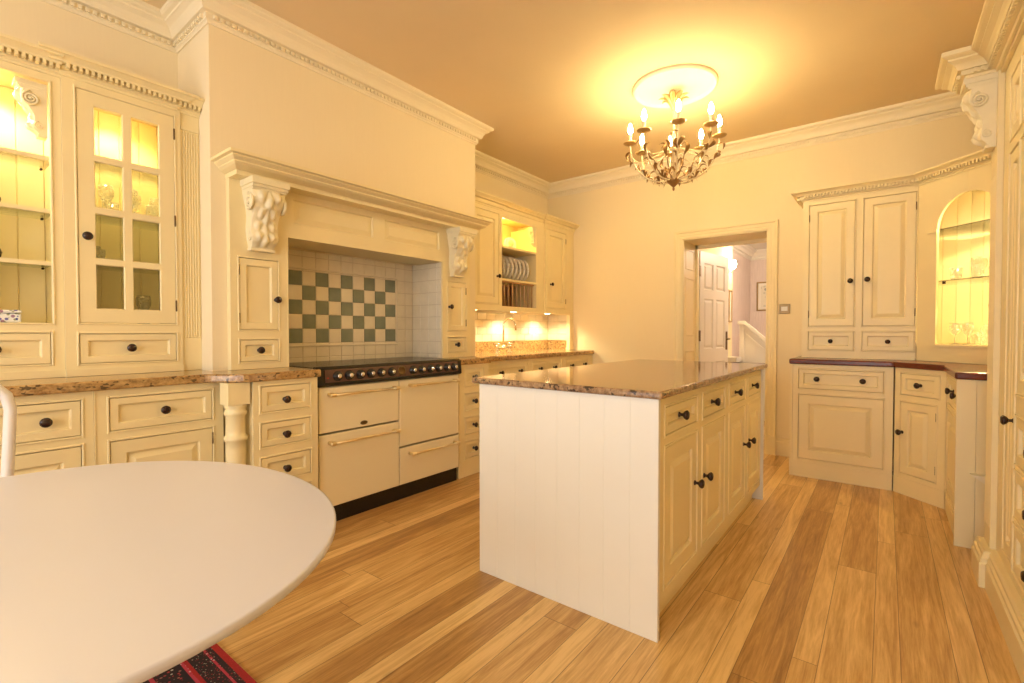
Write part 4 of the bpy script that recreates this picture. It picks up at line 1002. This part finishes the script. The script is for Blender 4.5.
def nic(u, w, z): q = fa(u, z, w); return (q.x, q.y, q.z)
for zq, zl, dz in ((1.5095, 'on the glass shelf', 0), (zb, 'on the floor', 1)):
    for k, (u, w) in enumerate(((.20, -.09), (.27, -.17), (.35, -.08) if dz == 0 else (.30, -.07), (.51, -.09) if dz == 0 else (.52, -.075), (.57, -.17), (.22, -.27), (.31, -.27), (.40, -.28), (.49, -.27), (.58, -.27))):
        glassware('goblet' if (k + dz) % 2 else 'tumbler', nic(u, w, zq), 'cut crystal drinking glass %s of the arched niche' % zl, 'crystal glasses %s of the niche' % zl)
glassware('decanter', nic(.43, -.165, 1.5095), 'cut crystal decanter on the glass shelf of the arched niche', None)
glassware('decanter', nic(.40, -.15, zb), 'tall cut crystal decanter on the floor of the arched niche', None, 1.35)

# ================================================================== right: tall cupboard with cornice and corbel
XT = .405; f = FR(XT); TY0, TY1 = 1.05, 3.20
T_ = thing('tall_cupboard', 'tall cream cupboard at the right edge with heavy cornice, pilaster and carved corbel', 'cupboard', (.68, 2.2, 0))
zz = [(.205, .390), (.420, .600), (.630, .812)]
ops = []; 
c1 = (-2.885, -2.700); c2 = (-2.680, -2.080); c3 = (-2.02, -1.36)
uop = [(c1[0], c1[1], .22, 1.885), (c1[0], c1[1], 1.945, 2.205)]
dop = [(c[0], c[1], a, b) for c in (c2, c3) for a, b in zz]
dor = [(c[0], c[1], .90, 1.885) for c in (c2, c3)] + [(c[0], c[1], 1.945, 2.205) for c in (c2, c3)]
mb = MB(); faceframe(mb, (-3.20, -TY0, .14, 2.29), uop + dop + dor, f); mb.box(-TY1, -TY0, .0, 2.29, -(WR - XT) + .004, -.021, f); mb.build('body', M['cream'], T_)
door(T_, f, uop[0], [(-2.690 - .022, .790)], stile=.045, ks=.95); door(T_, f, uop[1], stile=.045)
for r_ in dop: drawer(T_, f, r_, [((r_[0] + r_[1]) / 2, (r_[2] + r_[3]) / 2)], stile=.035, ks=.95)
for r_ in dor: door(T_, f, r_, [(r_[1] - .03, 1.3)] if r_[3] < 1.9 else [])
mb = MB(); mb.box(-3.18, -3.035, .0, 2.31, .0005, .022, f)
for k in range(4): mb.rings((-3.165 + k * .032, -3.148 + k * .032, .25, 1.85), [(0, .022), (.004, .025)], f)
mb.build('pilaster', M['cream'], T_)
mb = MB(); PS = [(0, 0), (.020, 0), (.020, .105), (.014, .112), (.014, .128), (.007, .135), (.007, .15), (0, .16)]
mb.sweep([(.382, TY0), (.382, 2.985), (.361, 2.985), (.361, 3.195)], [(-o, z) for o, z in PS]); mb.box(.3825, XT + .022, TY0, 3.195, 0, .159); mb.box(.3615, .385, 2.9855, 3.1945, 0, .158); mb.build('plinth_moulding', M['cream'], T_)
fc = Frame((XT - .022, 3.118, 0), (0, -1, 0), (-1, 0, 0))
corbel(T_, fc, 0, 2.312, .125, .33, .112)
path = [(.389, TY0), (.389, 3.054), (.290, 3.054), (.290, 3.216), (XT + .02, 3.216)]
TC = [(0, 2.306), (.012, 2.306), (.016, 2.316), (.030, 2.318), (.030, 2.338), (.044, 2.338), (.050, 2.350), (.060, 2.362), (.076, 2.372), (.080, 2.374), (.080, 2.382), (.096, 2.388), (.104, 2.394), (.104, 2.412), (0, 2.412)]
mb = MB(); mb.sweep(path, [(-o, z) for o, z in TC]); mb.dentils([(p[0], p[1]) for p in path][::-1], .028, .042, 2.319, 2.336, .012, .022); mb.box(.3895, WR - .004, TY0, 3.2, 2.291, 2.411); mb.box(.2905, XT, 3.0545, 3.2155, 2.307, 2.405); mb.build('cornice', M['cream'], T_)

# ================================================================== chandelier
CC = Vector((-1.25, 3.55, 0))
CH = thing('chandelier', 'ivory and gilt leaf chandelier with eight lit candle bulbs', 'chandelier', (CC.x, CC.y, 2.2))
mb = MB(); mb.tube([(CC.x, CC.y, 2.92), (CC.x, CC.y, 2.25)], .007, 8)
mb.lathe([(0, 2.60), (.012, 2.60), (.018, 2.57), (.010, 2.54), (.014, 2.52), (.024, 2.50), (.010, 2.47), (.008, 2.46)], (CC.x, CC.y, 0), (0, 0, 1), 14); mb.build('stem', M['tin'], CH)
mb = MB(); mb.lathe([(0, 2.185), (.006, 2.188), (.010, 2.200), (.005, 2.210), (.018, 2.222), (.045, 2.250), (.052, 2.262), (.038, 2.270), (.012, 2.280), (0, 2.282)], (CC.x, CC.y, 0), (0, 0, 1), 16); mb.build('finial', M['leaf'], CH)
def leafmesh(mb, base, d, up, ln, wd, curl=0.6):
    """bent lens-shaped leaf with thickness"""
    d = d.normalized(); side = d.cross(up).normalized(); up = side.cross(d).normalized(); n = 6; L1 = []; R1 = []; Cc = []; Cb = []
    for k in range(n + 1):
        a = k / n; w = wd * math.sin(PI * min(1, a * .92 + .08)) ** .8 * (1 if a < 1 else 0) + .0008
        c = base + d * (ln * math.sin(a * 1.35) / 1.35 * 1.15) + up * (ln * curl * .5 * (math.sin(a * PI * .9)) - ln * curl * .35 * a * a)
        L1.append(mb.pt(c + side * w + up * w * .25)); R1.append(mb.pt(c - side * w + up * w * .25)); Cc.append(mb.pt(c + up * .0008)); Cb.append(mb.pt(c - up * .0025))
    for k in range(n):
        mb.face([L1[k], Cc[k], Cc[k + 1], L1[k + 1]], True); mb.face([Cc[k], R1[k], R1[k + 1], Cc[k + 1]], True)
        mb.face([L1[k], L1[k + 1], Cb[k + 1], Cb[k]], True); mb.face([Cb[k], Cb[k + 1], R1[k + 1], R1[k]], True)
mb = MB()
for k in range(9):
    a = 2 * PI * k / 9; d = Vector((math.cos(a), math.sin(a), 0))
    leafmesh(mb, CC + Vector((0, 0, 2.775)) + d * .012, (d * .95 + Vector((0, 0, 1))).normalized(), -d, .165, .026, .3)
mb.build('leaf_crown', M['pan'], CH)
for k in range(8):
    a = 2 * PI * k / 8 + .43; d = Vector((math.cos(a), math.sin(a), 0)); s_ = Vector((-d.y, d.x, 0)); Z = Vector((0, 0, 1))
    mb = MB(); pts = []
    for (r, z) in ((.02, 2.265), (.08, 2.258), (.15, 2.270), (.21, 2.305), (.262, 2.365), (.293, 2.430), (.308, 2.500), (.312, 2.542)):
        pts.append(CC + d * r + Z * z)
    # smooth
    sm = []
    for i in range(len(pts) - 1):
        p0 = pts[max(i - 1, 0)]; p1 = pts[i]; p2 = pts[i + 1]; p3 = pts[min(i + 2, len(pts) - 1)]
        for q in range(3):
            t = q / 3; sm.append(0.5 * ((2 * p1) + (-p0 + p2) * t + (2 * p0 - 5 * p1 + 4 * p2 - p3) * t * t + (-p0 + 3 * p1 - 3 * p2 + p3) * t ** 3))
    sm.append(pts[-1]); mb.tube(sm, .0055, 7)
    # upper stay from the stem out to the arm
    st_ = [CC + d * .01 + Z * 2.50, CC + d * .05 + Z * 2.485, CC + d * .11 + Z * 2.455, CC + d * .18 + Z * 2.425, CC + d * .24 + Z * 2.405, CC + d * .295 + Z * 2.44]
    mb.tube(st_, .0042, 6)
    arm = mb.build('arm', M['tin'], CH)
    C1 = CC + d * .312 + Z * .08
    mb = MB(); mb.lathe([(0.0, 2.462), (.012, 2.464), (.044, 2.474), (.052, 2.482), (.050, 2.484), (.012, 2.472), (0, 2.472)], C1, (0, 0, 1), 20); mb.build('drip_pan', M['pan'], arm)
    mb = MB(); mb.lathe([(.016, 2.472), (.016, 2.480), (.011, 2.488), (.011, 2.530), (.017, 2.534), (.017, 2.540), (.009, 2.546), (0, 2.546)], C1, (0, 0, 1), 12); mb.build('candle', M['candle'], arm)
    mb = MB(); mb.lathe([(0.006, 2.547), (.014, 2.560), (.0185, 2.578), (.015, 2.600), (.007, 2.622), (0, 2.632)], C1, (0, 0, 1), 12); mb.build('bulb', M['bulb'], arm)
    for (r, z, sd, up_, ln) in ((.10, 2.258, 1, .1, .075), (.15, 2.272, -1, .2, .075), (.20, 2.298, 1, .5, .075), (.245, 2.335, -1, .9, .07), (.285, 2.41, 1, 1.2, .075), (.306, 2.50, -1, -.8, .075), (.278, 2.39, -1, .3, .07)):
        mb = MB(); leafmesh(mb, CC + d * r + Z * z, (d * .5 + s_ * sd * .8 + Z * up_), Z if up_ < 1 else d, ln * 1.15, .0135, .7); mb.build('leaf', M['leaf'], arm)
    mb = MB(); leafmesh(mb, CC + d * .045 + Z * 2.487, (d + Z * .9 + s_ * .2), Z, .09, .015, .5); mb.build('leaf', M['leaf'], arm)
    # upright curling leaf stalk between the arms
    d2 = Vector((math.cos(a + .39), math.sin(a + .39), 0)); pt2 = [CC + d2 * .03 + Z * 2.27, CC + d2 * .09 + Z * 2.29, CC + d2 * .13 + Z * 2.34, CC + d2 * .15 + Z * 2.40]
    mb = MB(); mb.tube(pt2, .004, 6); mb.build('stalk', M['leaf'], arm)
    mb = MB(); leafmesh(mb, pt2[-1], (Z + d2 * .35), d2, .10, .014, .8); mb.build('leaf', M['leaf'], arm)
    mb = MB(); leafmesh(mb, pt2[1], (Z * .8 + s_), Z, .07, .011, .6); mb.build('leaf', M['leaf'], arm)

# ================================================================== dining end: table, rug, chair
TBX, TBY, TA, TB = -1.304, .154, .617, .522
TT = thing('dining_table', 'white oval dining table with a thin top at the left front', 'table', (TBX, TBY, 0))
mb = MB(); seg = 96; rows = []
for (k_, z) in ((0.0, .7405), (.992, .7405), (.998, .7398), (1.0, .738), (.9985, .726), (.94, .712), (.0, .712)):
    if k_ == 0: rows.append(None if z > .73 else None); continue
    sp_ = lambda q: math.copysign(abs(q) ** .96, q)
    rows.append([mb.pt((TBX + TA * k_ * sp_(math.cos(2 * PI * i / seg)), TBY + TB * k_ * sp_(math.sin(2 * PI * i / seg)), z)) for i in range(seg)])
rows = [r for r in rows if r]
mb.face(rows[0]); mb.face(rows[-1][::-1])
for i in range(len(rows) - 1):
    for k in range(seg): mb.face([rows[i][k], rows[i][(k + 1) % seg], rows[i + 1][(k + 1) % seg], rows[i + 1][k]], True)
mb.build('tabletop', M['table'], TT)
mb = MB(); mb.lathe([(.26, .012), (.26, .018), (.20, .028), (.10, .055), (.05, .12), (.034, .25), (.032, .42), (.045, .56), (.09, .66), (.16, .708), (.16, .7119)], (TBX, TBY, 0), (0, 0, 1), 40, sx=1.1); mb.build('pedestal', M['table'], TT)
# rug
mb = MB(); rx0, rx1, ry0, ry1 = -2.35, -.55, -1.7, .700
bands = [(0, 0), (.020, 1), (.026, 0), (.030, 2), (.036, 0), (.090, 1), (.102, 0), (.118, 3), (.20, 1), (.215, 2), (.30, 3)]
names = [0, 1, 0, 2, 1, 0, 3, 1, 2, 1, 3]
ins = [0, .022, .040, .048, .100, .112, .122, .200, .212, .30, .315]; mt = [0, 2, 1, 2, 0, 1, 3, 1, 2, 0, 3]
for k in range(len(ins)):
    mb.cm = mt[k]; a = ins[k]; b = ins[k + 1] if k + 1 < len(ins) else None
    fz_ = Frame((0, 0, 0), (1, 0, 0), (0, 0, 1)); 
    def C4(i, z): return [mb.pt(p) for p in ((rx0 + i, ry0 + i, z), (rx1 - i, ry0 + i, z), (rx1 - i, ry1 - i, z), (rx0 + i, ry1 - i, z))]
    if k == 0:
        lo = C4(0, .0005); hi = C4(0, .010)
        for q in range(4): mb.face([lo[q], lo[(q + 1) % 4], hi[(q + 1) % 4], hi[q]])
    A4 = C4(a, .010)
    if b is None: mb.face(A4)
    else:
        B4 = C4(b, .010)
        for q in range(4): mb.face([A4[q], A4[(q + 1) % 4], B4[(q + 1) % 4], B4[q]])
tag(mb.build('rug', [M['rug_r'], M['rug_p'], M['rug_d'], M['rug_f']], loc=(0, 0, 0)), 'dark red patterned oriental rug under the white table', 'rug')
# chair
K = Vector((-2.20, -.02, .011)); CHR = thing('dining_chair', 'white hoop-backed dining chair left of the table', 'chair', K)
mb = MB(); hw = .245; pts = [(K.x - .01, K.y - hw + .03, .44), (K.x - .02, K.y - hw + .01, .70), (K.x - .03, K.y - hw, .89)]
for k in range(1, 12):
    a = PI - PI * k / 12; pts.append((K.x - .035, K.y + hw * math.cos(a), .905 + .120 * math.sin(a)))
pts += [(K.x - .03, K.y + hw, .89), (K.x - .02, K.y + hw - .01, .70), (K.x - .01, K.y + hw - .03, .44)]
mb.tube(pts, .0155, 10); mb.build('back_hoop', M['chair'], CHR)
for k in range(4):
    yy = K.y - .13 + k * .087; mb = MB(); mb.tube([(K.x - .01, yy, .45), (K.x - .033, yy * 1.0, .975 if 0 < k < 3 else .955)], .007, 8); mb.build('spindle', M['chair'], CHR)
mb = MB(); vprism(mb, [(K.x + .40 * math.cos(t) * .5 + .19, K.y + .215 * math.sin(t)) for t in [2 * PI * k / 32 for k in range(32)]], .425, .455); mb.build('seat', M['chair'], CHR, bevel=.008)
for sx_ in (0, 1):
    for sy_ in (-1, 1):
        mb = MB(); mb.tube([(K.x + .07 + sx_ * .24, K.y + sy_ * .14, .43), (K.x + .03 + sx_ * .33, K.y + sy_ * .19, .012)], [.016, .011], 10); mb.build('leg', M['chair'], CHR)

# ================================================================== lights
WARM = (1.0, 0.70, 0.36); WARM2 = (1.0, 0.76, 0.42)
light('SPOT', (XA - .13, .27, 2.285), 16.0, WARM2, .03, (0, 0, 0), 2.5)
light('SPOT', (XB - .14, .735, 2.295), 16.0, WARM2, .03, (0, 0, 0), 2.5)
for y in (3.42, 4.05, 4.70): light('SPOT', (XW - .16, y, 1.350), 24, (1, .84, .52), .03, (0, 0, 0), 2.6)
light('POINT', (XW - .12, 3.80, 2.24), 5, (1, .68, .16), .02)
light('SPOT', (lc.x, lc.y, 2.18), 60, (1, .72, .36), .03, (0, 0, 0), 2.5)
ql = fa(uc + .1, 1.15, -.25); light('POINT', (ql.x, ql.y, 1.25), 4, (1, .70, .28), .03)  # unseen fill light added low in the niche, without a fitting
light('POINT', (-1.53, 6.93, 2.10), 16, WARM, .05)
light('POINT', (-.6, 7.0, 2.3), 34, (1, .84, .68), .12)  # unseen light added to brighten the hall besides the wall lamp
# unseen fill lamp added behind the camera to lift the ambient light
dl_ = thing('ceiling_fill_lamp', 'round opal fill lamp added unseen over the dining end behind the camera', 'lamp', (-1.2, -1.0, ZC))
mb = MB(); mb.lathe([(0, ZC - .0005), (.20, ZC - .0005), (.20, ZC - .03), (.19, ZC - .03)], (-1.2, -1.0, 0), (0, 0, 1), 32); mb.build('mount', M['brass'], dl_)
mb = MB(); mb.lathe([(.19, ZC - .03), (.18, ZC - .07), (.11, ZC - .11), (0, ZC - .12)], (-1.2, -1.0, 0), (0, 0, 1), 32); mb.build('lamp_shade', emis('opal_fill', (1.0, .82, .50), 34), dl_)
for a, b in wins:
    d = bpy.data.lights.new('window_portal', 'AREA'); d.shape = 'RECTANGLE'; d.size = b - a; d.size_y = wz1 - wz0; d.cycles.is_portal = True
    o = bpy.data.objects.new('window_portal', d); COL.objects.link(o); o.location = ((a + b) / 2, WF - .24, (wz0 + wz1) / 2); o.rotation_euler = (PI / 2, 0, 0)

w = bpy.data.worlds.new('World'); S.world = w; w.use_nodes = True
bg = w.node_tree.nodes['Background']; bg.inputs[0].default_value = (.90, .93, .97, 1); bg.inputs[1].default_value = 6.8

cam = bpy.data.cameras.new('camera'); cam.sensor_width = 36; cam.lens = 480 / 1024 * 36; cam.clip_start = .02
co = bpy.data.objects.new('camera', cam); COL.objects.link(co); co.location = (0, 0, 1.14)
co.rotation_euler = (math.radians(90 - 1.1), 0, math.radians(37.9)); S.camera = co
S.view_settings.view_transform = 'Standard'; S.view_settings.look = 'None'; S.view_settings.gamma = 1; S.view_settings.exposure = 0.25
S.view_settings.use_curve_mapping = False
